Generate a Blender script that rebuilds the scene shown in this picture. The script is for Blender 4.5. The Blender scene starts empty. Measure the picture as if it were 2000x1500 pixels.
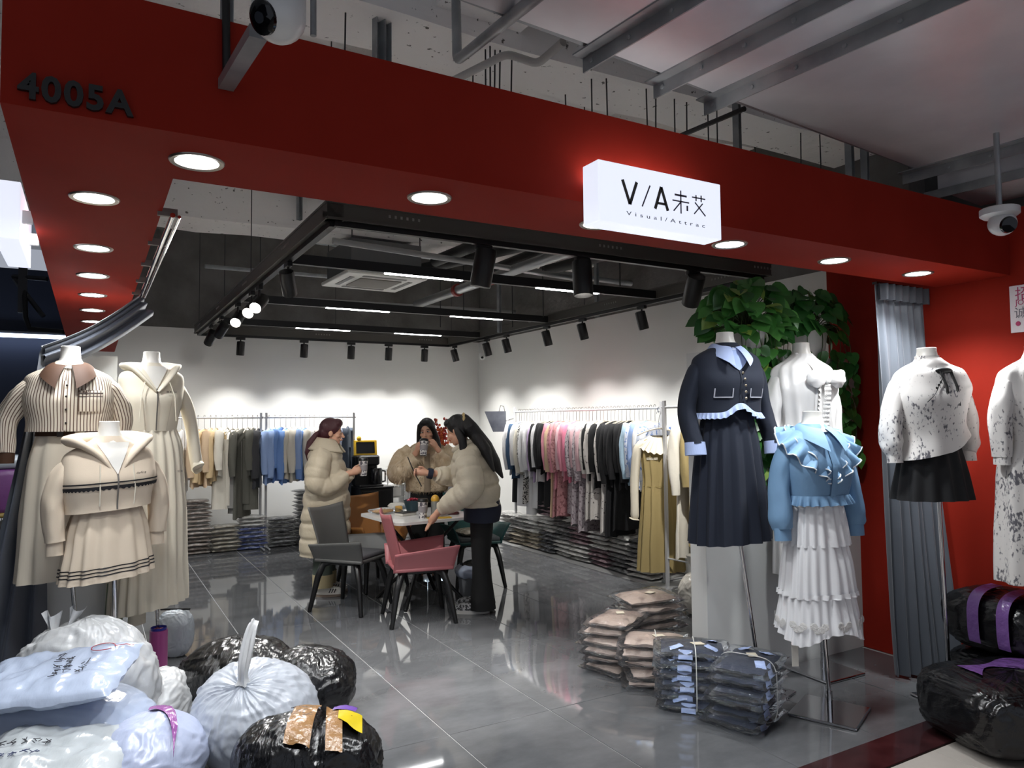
import bpy, bmesh, math, random
from mathutils import Vector, Matrix, noise, Euler
R_ = math.radians
PI = math.pi
sc = bpy.context.scene
COL = sc.collection
V = Vector
rnd = random.Random(7)

# ------------------------------------------------------------------ camera
FPX = 1427.42                                   # focal length in pixels of the 2000 x 1500 frame
CAM = V((0, 0, 1.575))
ROT = Matrix(((0.867, -0.016, -0.499), (-0.499, -0.047, -0.865), (-0.010, 0.999, -0.049)))
_y = ROT.col[1].normalized(); _z = (ROT.col[2] - _y * ROT.col[2].dot(_y)).normalized(); _x = _y.cross(_z)
ROT = Matrix((_x, _y, _z)).transposed()
cd = bpy.data.cameras.new('camera'); cam = bpy.data.objects.new('camera', cd); COL.objects.link(cam)
cd.sensor_width = 36; cd.lens = 36 * FPX / 2000; cd.clip_start = .05; cd.clip_end = 200
cam.matrix_world = Matrix.Translation(CAM) @ ROT.to_4x4()
sc.camera = cam
def ray(px, py): return ROT @ V(((px - 1000) / FPX, -(py - 750) / FPX, -1))
def onZ(px, py, z=0.): d = ray(px, py); return CAM + d * ((z - CAM.z) / d.z)
def onY(px, py, y): d = ray(px, py); return CAM + d * (y / d.y)
def onX(px, py, x): d = ray(px, py); return CAM + d * (x / d.x)
def atD(px, py, dep): return CAM + ray(px, py) * dep          # a point at a distance along the view axis

# ------------------------------------------------------------------ world, exposure
w = bpy.data.worlds.new('world'); sc.world = w; w.use_nodes = True
w.node_tree.nodes['Background'].inputs[0].default_value = (.80, .86, 1, 1)
w.node_tree.nodes['Background'].inputs[1].default_value = .23
vs = sc.view_settings; vs.view_transform = 'Standard'; vs.look = 'None'; vs.gamma = 1; vs.use_curve_mapping = False
vs.exposure = 0.85
SPOT_W = 120.0          # track spot power
DOWN_W = 30.0           # soffit downlight power

# ------------------------------------------------------------------ helpers
def lin(h):
    h = h.lstrip('#'); c = [int(h[i:i + 2], 16) / 255 for i in (0, 2, 4)]
    return tuple(x / 12.92 if x <= .04045 else ((x + .055) / 1.055) ** 2.4 for x in c) + (1,)
MATS = {}
def M(name, col='#808080', rough=.5, metal=0, var=None, bump=None, coat=0, sheen=0, emit=0, alpha=1, spec=.5, trans=0, crough=.1, vdet=4, subs=0):
    """principled material; var=(scale, second colour, lo, hi) colour variation; bump=(scale, strength[, stretch])"""
    if name in MATS: return MATS[name]
    m = bpy.data.materials.new(name); m.use_nodes = True
    nt = m.node_tree; b = nt.nodes['Principled BSDF']
    c = lin(col) if isinstance(col, str) else col
    b.inputs['Base Color'].default_value = c
    b.inputs['Roughness'].default_value = rough; b.inputs['Metallic'].default_value = metal
    b.inputs['Specular IOR Level'].default_value = spec
    b.inputs['Coat Weight'].default_value = coat; b.inputs['Coat Roughness'].default_value = crough
    b.inputs['Sheen Weight'].default_value = sheen
    b.inputs['Transmission Weight'].default_value = trans
    b.inputs['Alpha'].default_value = alpha
    if subs:
        b.inputs['Subsurface Weight'].default_value = subs; b.inputs['Subsurface Scale'].default_value = .01
    if emit:
        b.inputs['Emission Color'].default_value = c; b.inputs['Emission Strength'].default_value = emit
    tc = None
    if var or bump: tc = nt.nodes.new('ShaderNodeTexCoord')
    if var:
        n = nt.nodes.new('ShaderNodeTexNoise'); n.inputs['Scale'].default_value = var[0]; n.inputs['Detail'].default_value = vdet
        nt.links.new(tc.outputs['Object'], n.inputs['Vector'])
        r = nt.nodes.new('ShaderNodeValToRGB'); r.color_ramp.elements[0].color = c; r.color_ramp.elements[1].color = lin(var[1])
        r.color_ramp.elements[0].position = var[2] if len(var) > 2 else .35; r.color_ramp.elements[1].position = var[3] if len(var) > 3 else .65
        nt.links.new(n.outputs['Fac'], r.inputs['Fac']); nt.links.new(r.outputs['Color'], b.inputs['Base Color'])
    if bump:
        n = nt.nodes.new('ShaderNodeTexNoise'); n.inputs['Scale'].default_value = bump[0]; n.inputs['Detail'].default_value = 5
        src = tc.outputs['Object']
        if len(bump) > 2:
            mp = nt.nodes.new('ShaderNodeMapping'); mp.inputs['Scale'].default_value = bump[2]; nt.links.new(src, mp.inputs['Vector']); src = mp.outputs['Vector']
        nt.links.new(src, n.inputs['Vector'])
        bp = nt.nodes.new('ShaderNodeBump'); bp.inputs['Strength'].default_value = bump[1]; bp.inputs['Distance'].default_value = .02
        nt.links.new(n.outputs['Fac'], bp.inputs['Height']); nt.links.new(bp.outputs['Normal'], b.inputs['Normal'])
        if coat: nt.links.new(bp.outputs['Normal'], b.inputs['Coat Normal'])
    MATS[name] = m; return m
def stripes(m, period, col2, duty=.5, axis='X', vec='UV', extra=None):
    """print stripes on a material: along u (X) or v (Y) of the UV map, in metres"""
    nt = m.node_tree; b = nt.nodes['Principled BSDF']
    tc = nt.nodes.new('ShaderNodeTexCoord'); s = nt.nodes.new('ShaderNodeSeparateXYZ'); nt.links.new(tc.outputs[vec], s.inputs[0])
    d = nt.nodes.new('ShaderNodeMath'); d.operation = 'DIVIDE'; nt.links.new(s.outputs[axis], d.inputs[0]); d.inputs[1].default_value = period
    f = nt.nodes.new('ShaderNodeMath'); f.operation = 'FRACT'; nt.links.new(d.outputs[0], f.inputs[0])
    l = nt.nodes.new('ShaderNodeMath'); l.operation = 'LESS_THAN'; nt.links.new(f.outputs[0], l.inputs[0]); l.inputs[1].default_value = duty
    mx = nt.nodes.new('ShaderNodeMix'); mx.data_type = 'RGBA'; nt.links.new(l.outputs[0], mx.inputs[0])
    mx.inputs[6].default_value = b.inputs['Base Color'].default_value; mx.inputs[7].default_value = lin(col2)
    nt.links.new(mx.outputs[2], b.inputs['Base Color']); return m
def blotch(m, scale, col2, lo, hi, stretch=(1, 1, 1), scale2=None):
    """printed pattern: noise-shaped marks in a second colour over the base colour"""
    nt = m.node_tree; b = nt.nodes['Principled BSDF']; tc = nt.nodes.new('ShaderNodeTexCoord')
    mp = nt.nodes.new('ShaderNodeMapping'); mp.inputs['Scale'].default_value = stretch; nt.links.new(tc.outputs['Object'], mp.inputs['Vector'])
    n = nt.nodes.new('ShaderNodeTexNoise'); n.inputs['Scale'].default_value = scale; n.inputs['Detail'].default_value = 3; nt.links.new(mp.outputs[0], n.inputs['Vector'])
    r = nt.nodes.new('ShaderNodeValToRGB'); r.color_ramp.elements[0].position = lo; r.color_ramp.elements[1].position = hi
    fac = n.outputs['Fac']
    if scale2:
        n2 = nt.nodes.new('ShaderNodeTexNoise'); n2.inputs['Scale'].default_value = scale2; n2.inputs['Detail'].default_value = 2; nt.links.new(tc.outputs['Object'], n2.inputs['Vector'])
        mm = nt.nodes.new('ShaderNodeMath'); mm.operation = 'ADD'; nt.links.new(fac, mm.inputs[0])
        m3 = nt.nodes.new('ShaderNodeMath'); m3.operation = 'MULTIPLY_ADD'; nt.links.new(n2.outputs['Fac'], m3.inputs[0]); m3.inputs[1].default_value = .8; m3.inputs[2].default_value = -.4
        nt.links.new(m3.outputs[0], mm.inputs[1]); fac = mm.outputs[0]
    nt.links.new(fac, r.inputs[0])
    mx = nt.nodes.new('ShaderNodeMix'); mx.data_type = 'RGBA'; nt.links.new(r.outputs[0], mx.inputs[0])
    mx.inputs[6].default_value = b.inputs['Base Color'].default_value; mx.inputs[7].default_value = lin(col2)
    nt.links.new(mx.outputs[2], b.inputs['Base Color']); return m

def catmull(pts, n):
    """n points along a smooth curve through pts (tuples of equal length)"""
    out = []; k = len(pts) - 1
    for i in range(n):
        t = i / (n - 1) * k; j = min(int(t), k - 1); u = t - j
        p0, p1, p2, p3 = pts[max(j - 1, 0)], pts[j], pts[j + 1], pts[min(j + 2, k)]
        out.append(tuple(.5 * (2 * b + (c - a) * u + (2 * a - 5 * b + 4 * c - d) * u * u + (3 * b - a - 3 * c + d) * u ** 3) for a, b, c, d in zip(p0, p1, p2, p3)))
    return out

class MB:
    """collects geometry; build() links it as one mesh object"""
    def __init__(s): s.v = []; s.f = []; s.uv = []; s.m = []
    def add(s, vs, fs, uvs=None, mi=0, T=None):
        o = len(s.v)
        s.v += [tuple(T @ V(p)) for p in vs] if T is not None else [tuple(p) for p in vs]
        for i, f in enumerate(fs):
            s.f.append([o + k for k in f]); s.m.append(mi); s.uv.append(uvs[i] if uvs else [(0, 0)] * len(f))
        return s
    def box(s, c, d, rot=None, T=None, mi=0, taper=1.0):
        x, y, z = d[0] / 2, d[1] / 2, d[2] / 2
        vs = [V((sx * x * (taper if sz > 0 else 1), sy * y * (taper if sz > 0 else 1), sz * z)) for sz in (-1, 1) for sy in (-1, 1) for sx in (-1, 1)]
        Mx = Matrix.Translation(V(c))
        if rot is not None: Mx = Mx @ (rot if isinstance(rot, Matrix) else Euler(rot).to_matrix()).to_4x4()
        if T is not None: Mx = T @ Mx
        return s.add(vs, [(0, 2, 3, 1), (4, 5, 7, 6), (0, 1, 5, 4), (2, 6, 7, 3), (0, 4, 6, 2), (1, 3, 7, 5)], None, mi, Mx)
    def rbox(s, c, d, r=.01, rot=None, seg=2, T=None, mi=0):
        bm = bmesh.new(); bmesh.ops.create_cube(bm, size=1)
        for q in bm.verts: q.co = V((q.co.x * d[0], q.co.y * d[1], q.co.z * d[2]))
        bmesh.ops.bevel(bm, geom=bm.edges[:], offset=r, segments=seg, affect='EDGES', profile=.5)
        bm.verts.index_update(); Mx = Matrix.Translation(V(c))
        if rot is not None: Mx = Mx @ (rot if isinstance(rot, Matrix) else Euler(rot).to_matrix()).to_4x4()
        if T is not None: Mx = T @ Mx
        s.add([q.co.copy() for q in bm.verts], [[q.index for q in f.verts] for f in bm.faces], None, mi, Mx); bm.free(); return s
    def loft(s, rings, cap0=False, cap1=False, closed=True, mi=0, T=None, uvs=1.):
        n = len(rings[0]); vs = []; fs = []; uv = []
        us = []; vv = [0.]
        for i, r in enumerate(rings):
            u = [0.]
            for k in range(n): u.append(u[-1] + (V(r[(k + 1) % n]) - V(r[k])).length)
            us.append(u)
            if i: vv.append(vv[-1] + (sum((V(r[k]) for k in range(0, n, max(1, n // 8))), V((0, 0, 0))) / len(range(0, n, max(1, n // 8))) - sum((V(rings[i - 1][k]) for k in range(0, n, max(1, n // 8))), V((0, 0, 0))) / len(range(0, n, max(1, n // 8)))).length)
        ref = max(us, key=lambda u: u[-1])
        for r in rings: vs += [tuple(p) for p in r]
        for i in range(len(rings) - 1):
            for k in range(n if closed else n - 1):
                k2 = (k + 1) % n
                fs.append((i * n + k, i * n + k2, (i + 1) * n + k2, (i + 1) * n + k))
                uv.append([(ref[k], vv[i]), (ref[k + 1], vv[i]), (ref[k + 1], vv[i + 1]), (ref[k], vv[i + 1])])
        if cap0: fs.append(tuple(range(n - 1, -1, -1))); uv.append([(0, 0)] * n)
        if cap1: fs.append(tuple((len(rings) - 1) * n + k for k in range(n))); uv.append([(0, 0)] * n)
        return s.add(vs, fs, uv, mi, T)
    def tube(s, pts, r, n=8, cap=True, sq=None, mi=0, T=None, up=(0, 0, 1), round_=False, fold=None):
        pts = [V(p) for p in pts]; k = len(pts); rr = r if isinstance(r, (list, tuple)) else [r] * k
        if round_:
            a = (pts[0] - pts[1]).normalized(); b = (pts[-1] - pts[-2]).normalized()
            pts = [pts[0] + a * rr[0] * .9, pts[0] + a * rr[0] * .6] + pts + [pts[-1] + b * rr[-1] * .6, pts[-1] + b * rr[-1] * .9]
            rr = [rr[0] * .4, rr[0] * .8] + list(rr) + [rr[-1] * .8, rr[-1] * .4]; k = len(pts)
        rings = []; U = V(up); pu = None
        for i, p in enumerate(pts):
            t = ((pts[min(i + 1, k - 1)] - p).normalized() + (p - pts[max(i - 1, 0)]).normalized())
            t = t.normalized() if t.length > 1e-6 else V((0, 0, 1))
            if pu is None:
                a = U.cross(t)
                if a.length < 1e-3: a = V((1, 0, 0)).cross(t)
                a.normalize()
            else: a = (pu - t * pu.dot(t)).normalized()
            pu = a; b = t.cross(a)
            sx, sy = sq if sq else (1, 1)
            q = []
            for j in range(n):
                th = 2 * PI * j / n; f = 1 + (fold(i / (k - 1), th) if fold else 0)
                q.append(p + a * math.cos(th) * rr[i] * sx * f + b * math.sin(th) * rr[i] * sy * f)
            rings.append(q)
        return s.loft(rings, cap, cap, True, mi, T)
    def lathe(s, prof, n=24, c=(0, 0, 0), sx=1, sy=1, cap0=True, cap1=True, mi=0, T=None):
        rings = [[(c[0] + r * sx * math.cos(2 * PI * j / n), c[1] + r * sy * math.sin(2 * PI * j / n), c[2] + z) for j in range(n)] for r, z in prof]
        return s.loft(rings, cap0, cap1, True, mi, T)
    def ell(s, c, r, n=16, m=10, rot=None, T=None, mi=0):
        Mx = Matrix.Translation(V(c))
        if rot is not None: Mx = Mx @ (rot if isinstance(rot, Matrix) else Euler(rot).to_matrix()).to_4x4()
        if T is not None: Mx = T @ Mx
        rings = []
        for i in range(m + 1):
            ph = -PI / 2 + PI * (.02 + .96 * i / m); rings.append([(r[0] * math.cos(ph) * math.cos(2 * PI * j / n), r[1] * math.cos(ph) * math.sin(2 * PI * j / n), r[2] * math.sin(ph)) for j in range(n)])
        return s.loft(rings, True, True, True, mi, Mx)
    def grid(s, fn, nu, nv, mi=0, T=None, size=(1, 1)):
        vs = [fn(i / nu, j / nv) for j in range(nv + 1) for i in range(nu + 1)]; fs = []; uv = []
        for j in range(nv):
            for i in range(nu):
                a = j * (nu + 1) + i; fs.append((a, a + 1, a + nu + 2, a + nu + 1))
                uv.append([(x / nu * size[0], y / nv * size[1]) for x, y in ((i, j), (i + 1, j), (i + 1, j + 1), (i, j + 1))])
        return s.add(vs, fs, uv, mi, T)
    def prism(s, poly, d, T=None, mi=0):
        """2-D outline in XY extruded from z=0 to z=d"""
        n = len(poly); vs = [(x, y, 0) for x, y in poly] + [(x, y, d) for x, y in poly]
        fs = [tuple(range(n - 1, -1, -1)), tuple(range(n, 2 * n))] + [(i, (i + 1) % n, n + (i + 1) % n, n + i) for i in range(n)]
        return s.add(vs, fs, None, mi, T)
    def mesh(s, name, mats, smooth=True, ang=None):
        me = bpy.data.meshes.new(name); me.from_pydata(s.v, [], s.f); me.update()
        for m in (mats if isinstance(mats, (list, tuple)) else [mats]): me.materials.append(m)
        uvl = me.uv_layers.new(name='UVMap'); k = 0; flat = []
        for u in s.uv:
            for q in u: flat += [q[0], q[1]]
        uvl.data.foreach_set('uv', flat)
        me.polygons.foreach_set('material_index', s.m)
        if smooth:
            me.polygons.foreach_set('use_smooth', [True] * len(me.polygons))
            me.set_sharp_from_angle(angle=R_(ang or 50))
        me.update(); return me
    def build(s, name, mats, parent=None, smooth=True, ang=None, loc=None):
        o = bpy.data.objects.new(name, s.mesh(name, mats, smooth, ang)); COL.objects.link(o)
        if parent is not None: o.parent = parent
        if loc is not None: o.location = loc
        return o
def tag(o, label=None, cat=None, group=None, kind=None):
    if label: o['label'] = label
    if cat: o['category'] = cat
    if group: o['group'] = group
    if kind: o['kind'] = kind
    return o
def thing(name, label, cat, loc=(0, 0, 0), rz=0, group=None):
    o = bpy.data.objects.new(name, None); COL.objects.link(o); o.location = loc; o.rotation_euler = (0, 0, rz); o.empty_display_size = .1
    return tag(o, label, cat, group)
def struct(o): o['kind'] = 'structure'; return o
def inst(name, me, parent=None, loc=(0, 0, 0), rot=(0, 0, 0), mat=None, scale=None):
    o = bpy.data.objects.new(name, me); COL.objects.link(o); o.parent = parent; o.location = loc; o.rotation_euler = rot
    if scale is not None: o.scale = scale if isinstance(scale, (tuple, list)) else (scale,) * 3
    if mat is not None:
        o.material_slots[0].link = 'OBJECT'; o.material_slots[0].material = mat
    return o
def text_mesh(body, size, depth=.0, font_space=1.0, align='LEFT', bold=0.):
    cu = bpy.data.curves.new('text', 'FONT'); cu.offset = bold; cu.body = body; cu.size = size; cu.extrude = depth; cu.space_character = font_space; cu.align_x = align; cu.resolution_u = 3
    ob = bpy.data.objects.new('text', cu); COL.objects.link(ob)
    dg = bpy.context.evaluated_depsgraph_get(); me = bpy.data.meshes.new_from_object(ob.evaluated_get(dg))
    bpy.data.objects.remove(ob); bpy.data.curves.remove(cu); return me
ORD = ['first', 'second', 'third', 'fourth', 'fifth', 'sixth', 'seventh', 'eighth', 'ninth', 'tenth', 'eleventh', 'twelfth', 'thirteenth', 'fourteenth', 'fifteenth', 'sixteenth', 'seventeenth', 'eighteenth', 'nineteenth', 'twentieth']
TENS = ['', '', 'twenty', 'thirty', 'forty', 'fifty']
def ordn(i):
    """0 -> first"""
    if i < 20: return ORD[i]
    t, u = divmod(i + 1, 10); return (TENS[t] + '-' + ORD[u - 1]) if u else TENS[t][:-1] + 'ieth'
def frame_to(d, up=(0, 0, 1)):
    """rotation whose local -Z looks along d"""
    return V(d).to_track_quat('-Z', 'Y')
def lamp(kind, name, loc, energy, parent=None, color=(1, 1, 1), d=None, size=None, blend=.5, radius=.03):
    l = bpy.data.lights.new(name, kind); l.energy = energy; l.color = color
    if kind == 'SPOT': l.spot_size = size; l.spot_blend = blend; l.shadow_soft_size = radius
    elif kind == 'AREA': l.size = size
    else: l.shadow_soft_size = radius
    o = bpy.data.objects.new(name, l); COL.objects.link(o); o.parent = parent; o.location = loc
    if d is not None: o.rotation_mode = 'QUATERNION'; o.rotation_quaternion = frame_to(d)
    return o
# ------------------------------------------------------------------ dimensions of the shop (metres; X right along the front, Y into the shop)
XL0, XL1 = -.21, .225       # left fascia
XR = 4.62                   # red side wall on the right
YF0, YF1 = 2.2, 2.63        # front fascia
ZS, ZT = 2.385, 2.74        # fascia underside and top
XW, YW = 5.23, 10.1         # white right wall, white back wall
ZWALL = 2.78                # height of the white paint

m_red = M('red paint', '#8c261b', .65, spec=.06, var=(3, '#862318'))
m_white = M('white wall paint', '#d9d9d6', .75, bump=(60, .03))
m_part = M('grey white partition paint', '#c9cac8', .7)
m_conc = M('grey concrete', '#6f6d6b', .9, var=(2.2, '#54524f'), bump=(14, .5), vdet=8)
m_slab = M('whitewashed slab', '#efedea', .9, var=(24, '#66635f', .66, .70), bump=(9, .6), vdet=5)
m_black = M('black metal', '#0b0b0c', .45)
m_trunk = M('dark grey trunking', '#4d4a44', .5)
m_galv = M('galvanised steel', '#a4a8aa', .35, metal=.4, var=(6, '#878b8e'))
m_chrome = M('chrome', '#d6d6d8', .12, metal=1)
m_dark = M('dark metal rod', '#3c3c3e', .5, metal=.6)
m_grout = M('pale grout', '#a9a9a8', .6)

# floor with its tiles
def tile_mat():
    m = M('polished grey floor tile', '#4d4e50', .045, spec=.8); nt = m.node_tree; b = nt.nodes['Principled BSDF']
    g = nt.nodes.new('ShaderNodeNewGeometry'); mp = nt.nodes.new('ShaderNodeMapping'); mp.inputs['Scale'].default_value = (1.2, 2.0, 1); nt.links.new(g.outputs['Position'], mp.inputs[0])
    n = nt.nodes.new('ShaderNodeTexNoise'); n.inputs['Scale'].default_value = 1.6; n.inputs['Detail'].default_value = 9; n.inputs['Roughness'].default_value = .65; nt.links.new(mp.outputs[0], n.inputs[0])
    r = nt.nodes.new('ShaderNodeValToRGB'); r.color_ramp.elements[0].color = lin('#4b4c4e'); r.color_ramp.elements[1].color = lin('#666769'); r.color_ramp.elements[0].position = .3; r.color_ramp.elements[1].position = .75
    nt.links.new(n.outputs['Fac'], r.inputs[0]); nt.links.new(r.outputs[0], b.inputs['Base Color']); return m
m_tile = tile_mat()
m_rack = M('bright rack steel', '#c6c7c9', .25, metal=.35)
fl = struct(MB().box((1.6, 6.2, -.05), (7.6, 8.0, .092)).build('floor', m_grout, smooth=False))
tb = MB(); tb.rbox((0, 0, -.006), (.5965, 1.1965, .012), .0012, seg=1); tme = tb.mesh('tile', m_tile, smooth=False)
for i in range(-6, 7):
    for j in range(-1, 6):
        x = 1.583 + .602 * (i - 2) + .301; y = 3.41 + 1.2 * j + .6
        y0, y1 = max(y - .6, 2.28), min(y + .6, YW)
        if x > XW + .2 or y1 - y0 < .05: continue
        if x + .3 > XR and y1 < 3.3: pass
        t = inst('tile', tme, fl, (x, (y0 + y1) / 2, 0)); t.scale = (1, (y1 - y0 - .0035) / 1.1965, 1)
# mall floor and threshold
m_mall = M('beige mall tile', '#b3aca4', .25, var=(4, '#a8a199'))
mf = struct(MB().box((1.2, -.6, -.055), (9, 5.36, .09)).build('floor_mall', M('mall grout', '#7b756e', .7), smooth=False))
tb = MB(); tb.rbox((0, 0, -.006), (.797, .797, .012), .0012, seg=1); mme = tb.mesh('tile', m_mall, smooth=False)
for i in range(-3, 8):
    for j in range(0, 3): inst('tile', mme, mf, (i * .8 - .14, 1.67 - j * .8, 0))
struct(MB().rbox((2.2, 2.175, -.009), (4.9, .2, .03), .003).build('trim_1', M('dark red marble sill', '#2a1517', .12, var=(7, '#3d2022')), smooth=False))
# dark ground of the rest of the mall floor
struct(MB().box((-8, 8, -.06), (12, 16, .1)).build('floor_mall_side', M('dark mall floor', '#3a3a3d', .3), smooth=False))

# walls
struct(MB().box((2.6, YW + .1, ZWALL / 2), (5.6, .2, ZWALL)).build('wall_back', m_white, smooth=False))
struct(MB().box((2.6, YW + .1, 3.6), (5.6, .2, 1.64)).build('wall_back_upper', m_conc, smooth=False))
struct(MB().box((XW + .1, (3.42 + YW) / 2, ZWALL / 2), (.2, YW - 3.42, ZWALL)).build('wall_right', m_white, smooth=False))
struct(MB().box((XW + .1, 6.6, 3.6), (.2, 6.9, 1.64)).build('wall_right_upper', m_conc, smooth=False))
struct(MB().box((XR + .365, 1.6, 1.385), (.73, 3.64, 2.77)).build('wall_red_side', m_red, smooth=False))
# left lobby of the mall, unlit
m_navy = M('dark navy mall wall', '#2c3242', .7)
struct(MB().box((-3.8, 12.6, 1.9), (7.6, .2, 3.8)).build('wall_mall_far', m_navy, smooth=False))
struct(MB().box((-7.5, 6, 2.1), (.2, 14, 4.2)).build('wall_mall_left', m_navy, smooth=False))
struct(MB().box((-.15, 11.4, 2.1), (.1, 2.3, 4.2)).build('wall_mall_return', m_navy, smooth=False))
dd = tag(MB().rbox((-4.3, 12.46, 1.05), (2.4, .06, 2.1), .01).build('door_1', M('black shutter door', '#15151a', .5), smooth=False), kind='structure')
for k in range(2): MB().rbox((-4.85 + 1.1 * k, 12.42, 1.05), (1.0, .03, 1.9), .008).build('door_leaf', M('black door leaf', '#1b1b20', .45), dd, smooth=False)

struct(MB().box((6.2, 3.5, 2.1), (.2, 14, 4.2)).build('wall_mall_right', m_conc, smooth=False))
# red fascia: front beam and left beam
fb = struct(MB().box(((XL0 + XR) / 2, (YF0 + YF1) / 2, (ZS + ZT) / 2), (XR - XL0, YF1 - YF0, ZT - ZS)).build('trim_fascia_front', m_red, smooth=False))
lb = struct(MB().box(((XL0 + XL1) / 2, (YF1 + 9.4) / 2, (ZS + ZT) / 2), (XL1 - XL0, 9.4 - YF1, ZT - ZS)).build('trim_fascia_left', m_red, smooth=False))
# partitions carrying the fascia line
struct(MB().box((-.035, 5.3, .995), (.35, .34, 1.99)).build('wall_partition_left', m_part, smooth=False))
pr = struct(MB().box(((3.17 + XR) / 2, 3.28, .985), (XR - 3.17, .13, 1.97)).build('wall_partition_right', m_part, smooth=False))

# ------------------------------------------------------------------ ceiling: slab, beams
struct(MB().box((0, 4.5, 4.3), (16, 17, .2)).build('ceiling', m_slab, smooth=False))
def rough_beam(name, c, d, amp=.03, mats=None):
    mb = MB(); mb.box(c, d); o = mb.build(name, mats or m_slab, smooth=False)
    bm = bmesh.new(); bm.from_mesh(o.data); bmesh.ops.subdivide_edges(bm, edges=bm.edges[:], cuts=18, use_grid_fill=True)
    for v in bm.verts:
        if v.co.z < c[2]: v.co += V((0, noise.noise(v.co * 3) * amp, noise.noise(v.co * 2.3 + V((5, 3, 1))) * amp))
    bm.to_mesh(o.data); bm.free(); return struct(o)
rough_beam('ceiling_beam_cross', (2.5, 7.2, 3.85), (9, .5, .9), .05)
rough_beam('ceiling_beam_front', (3, 3.55, 3.95), (9, .42, .7), .04)
rough_beam('ceiling_beam_long', (1.75, 3.0, 4.0), (.5, 7.6, .6), .03)
rough_beam('ceiling_beam_right', (4.1, 5.6, 3.95), (.45, 3.6, .7), .03)
for x0 in (-2.0, -4.6): rough_beam('ceiling_beam_mall', (x0, 8, 3.9), (.4, 9, .6), .03, m_conc)

# ------------------------------------------------------------------ recessed downlights in the fascia
m_led = M('white led panel', '#ffffff', .5, emit=26); m_led.node_tree.nodes['Principled BSDF'].inputs['Emission Color'].default_value = (.93, .97, 1, 1)
m_ring = M('satin nickel ring', '#a9a39b', .3, metal=.9)
dl_ring = MB().lathe([(.062, .004), (.064, -.003), (.078, -.005), (.082, .0), (.082, .004)], 32).mesh('ring', m_ring)
dl_lens = MB().lathe([(.0, .0), (.03, -.0015), (.0635, -.001), (.0635, .003)], 32, cap0=False, cap1=True).mesh('diffuser', m_led)
def downlight(x, y, lab, w=1.):
    t = thing('downlight', lab, 'downlight', (x, y, ZS - .001), 0, 'downlights in the red fascia')
    inst('ring', dl_ring, t); inst('diffuser', dl_lens, t)
    lamp('SPOT', 'lamp', (0, 0, -.012), DOWN_W * w, t, (.95, .98, 1), (0, 0, -1), R_(130), .8, .06)
for i, x in enumerate((.274, 1.057, 1.82, 2.579, 3.336, 4.074)):
    downlight(x, 2.42, ['round downlight in the red corner nearest the room number', 'round downlight in the red underside above the dark track frame corner', 'round downlight hidden just behind the lit shop sign', 'round downlight in the red underside just right of the lit shop sign', 'round downlight above the plants, second right of the lit sign', 'round downlight above the grey curtain at the red wall'][i], (2.0, 1.8, 1., 1., 1.4, 2.4)[i])
for i in range(9):
    y = (2.99, 3.852, 4.57, 5.268, 5.983, 6.649, 7.33, 8.0, 8.7)[i]
    downlight(.0, y, '%s downlight of the row along the left red underside, counted from the corner' % ordn(i), 1.0)

# ------------------------------------------------------------------ lit signs
m_sign = M('lit white acrylic', '#e6ebfa', .3, emit=.5)
m_ink = M('dark brown sign lettering', '#4a4642', .5)
m_ink2 = M('grey small lettering', '#8b8c94', .5)
def strokes(mb, lst, w, T):
    for (x0, y0, x1, y1, *ww) in lst:
        a, b = V((x0, y0, 0)), V((x1, y1, 0)); d = b - a; th = math.atan2(d.y, d.x)
        mb.box((a + b) / 2, (d.length, ww[0] if ww else w, .002), (0, 0, th), T)
sg = thing('shop_sign', 'lit white box sign with dark lettering fixed on the red fascia', 'sign', (1.845, YF0 - .1, 2.385))
SW, SH, SD = .60, .222, .095
MB().rbox((0, 0, 0), (SW, SD, SH), .003, seg=1).build('light_box', m_sign, sg, smooth=False)
T = Matrix.Translation((0, -SD / 2 - .0015, 0)) @ Matrix.Rotation(PI / 2, 4, 'X')
mb = MB()
strokes(mb, [(-.193, .053, -.160, -.033, .012), (-.160, -.033, -.127, .053, .012)], .012, T); mb.build('lettering', m_ink, sg, smooth=False); mb = MB()
strokes(mb, [(-.010, .053, -.041, -.033, .012), (-.010, .053, .021, -.033, .012), (-.030, -.010, .010, -.010, .009)], .012, T)
mb.build('lettering', m_ink, sg, smooth=False)
mb = MB(); strokes(mb, [(-.103, -.033, -.064, .05, .005)], .005, T)
sh_ = lambda L, cx, k, x0: [((a - cx) * k + x0, b - .012, (c - cx) * k + x0, d - .012, *w) for a, b, c, d, *w in L]
mb.build('lettering', M('violet brown thin lettering', '#56505c', .5), sg, smooth=False); mb = MB()
strokes(mb, sh_([(-.018, .047, .034, .047, .007), (.008, .066, .008, -.022), (-.028, .024, .044, .024), (.006, .02, -.024, -.016), (.036, .012, .036, -.008, .007)], .008, 1.15, .087), .0048, T)
mb.build('lettering', MATS['violet brown thin lettering'], sg, smooth=False); mb = MB()
strokes(mb, sh_([(.058, .05, .114, .05), (.075, .06, .075, .037), (.097, .062, .097, .037, .005), (.07, .031, .114, -.016), (.103, .031, .066, -.014)], .086, 1.22, .179), .0045, T)
mb.build('lettering', M('violet brown thin lettering', '#56505c', .5), sg, smooth=False)
me = text_mesh('Visual/Attrac', .021, .0004, 1.75); me.materials.append(m_ink2)
xs = [v.co.x for v in me.vertices]; k = .386 / (max(xs) - min(xs))
o = inst('lettering', me, sg, (-.177, -SD / 2 - .0012, -.074), (PI / 2, 0, 0)); o.scale = (k, 1, 1)
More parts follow.
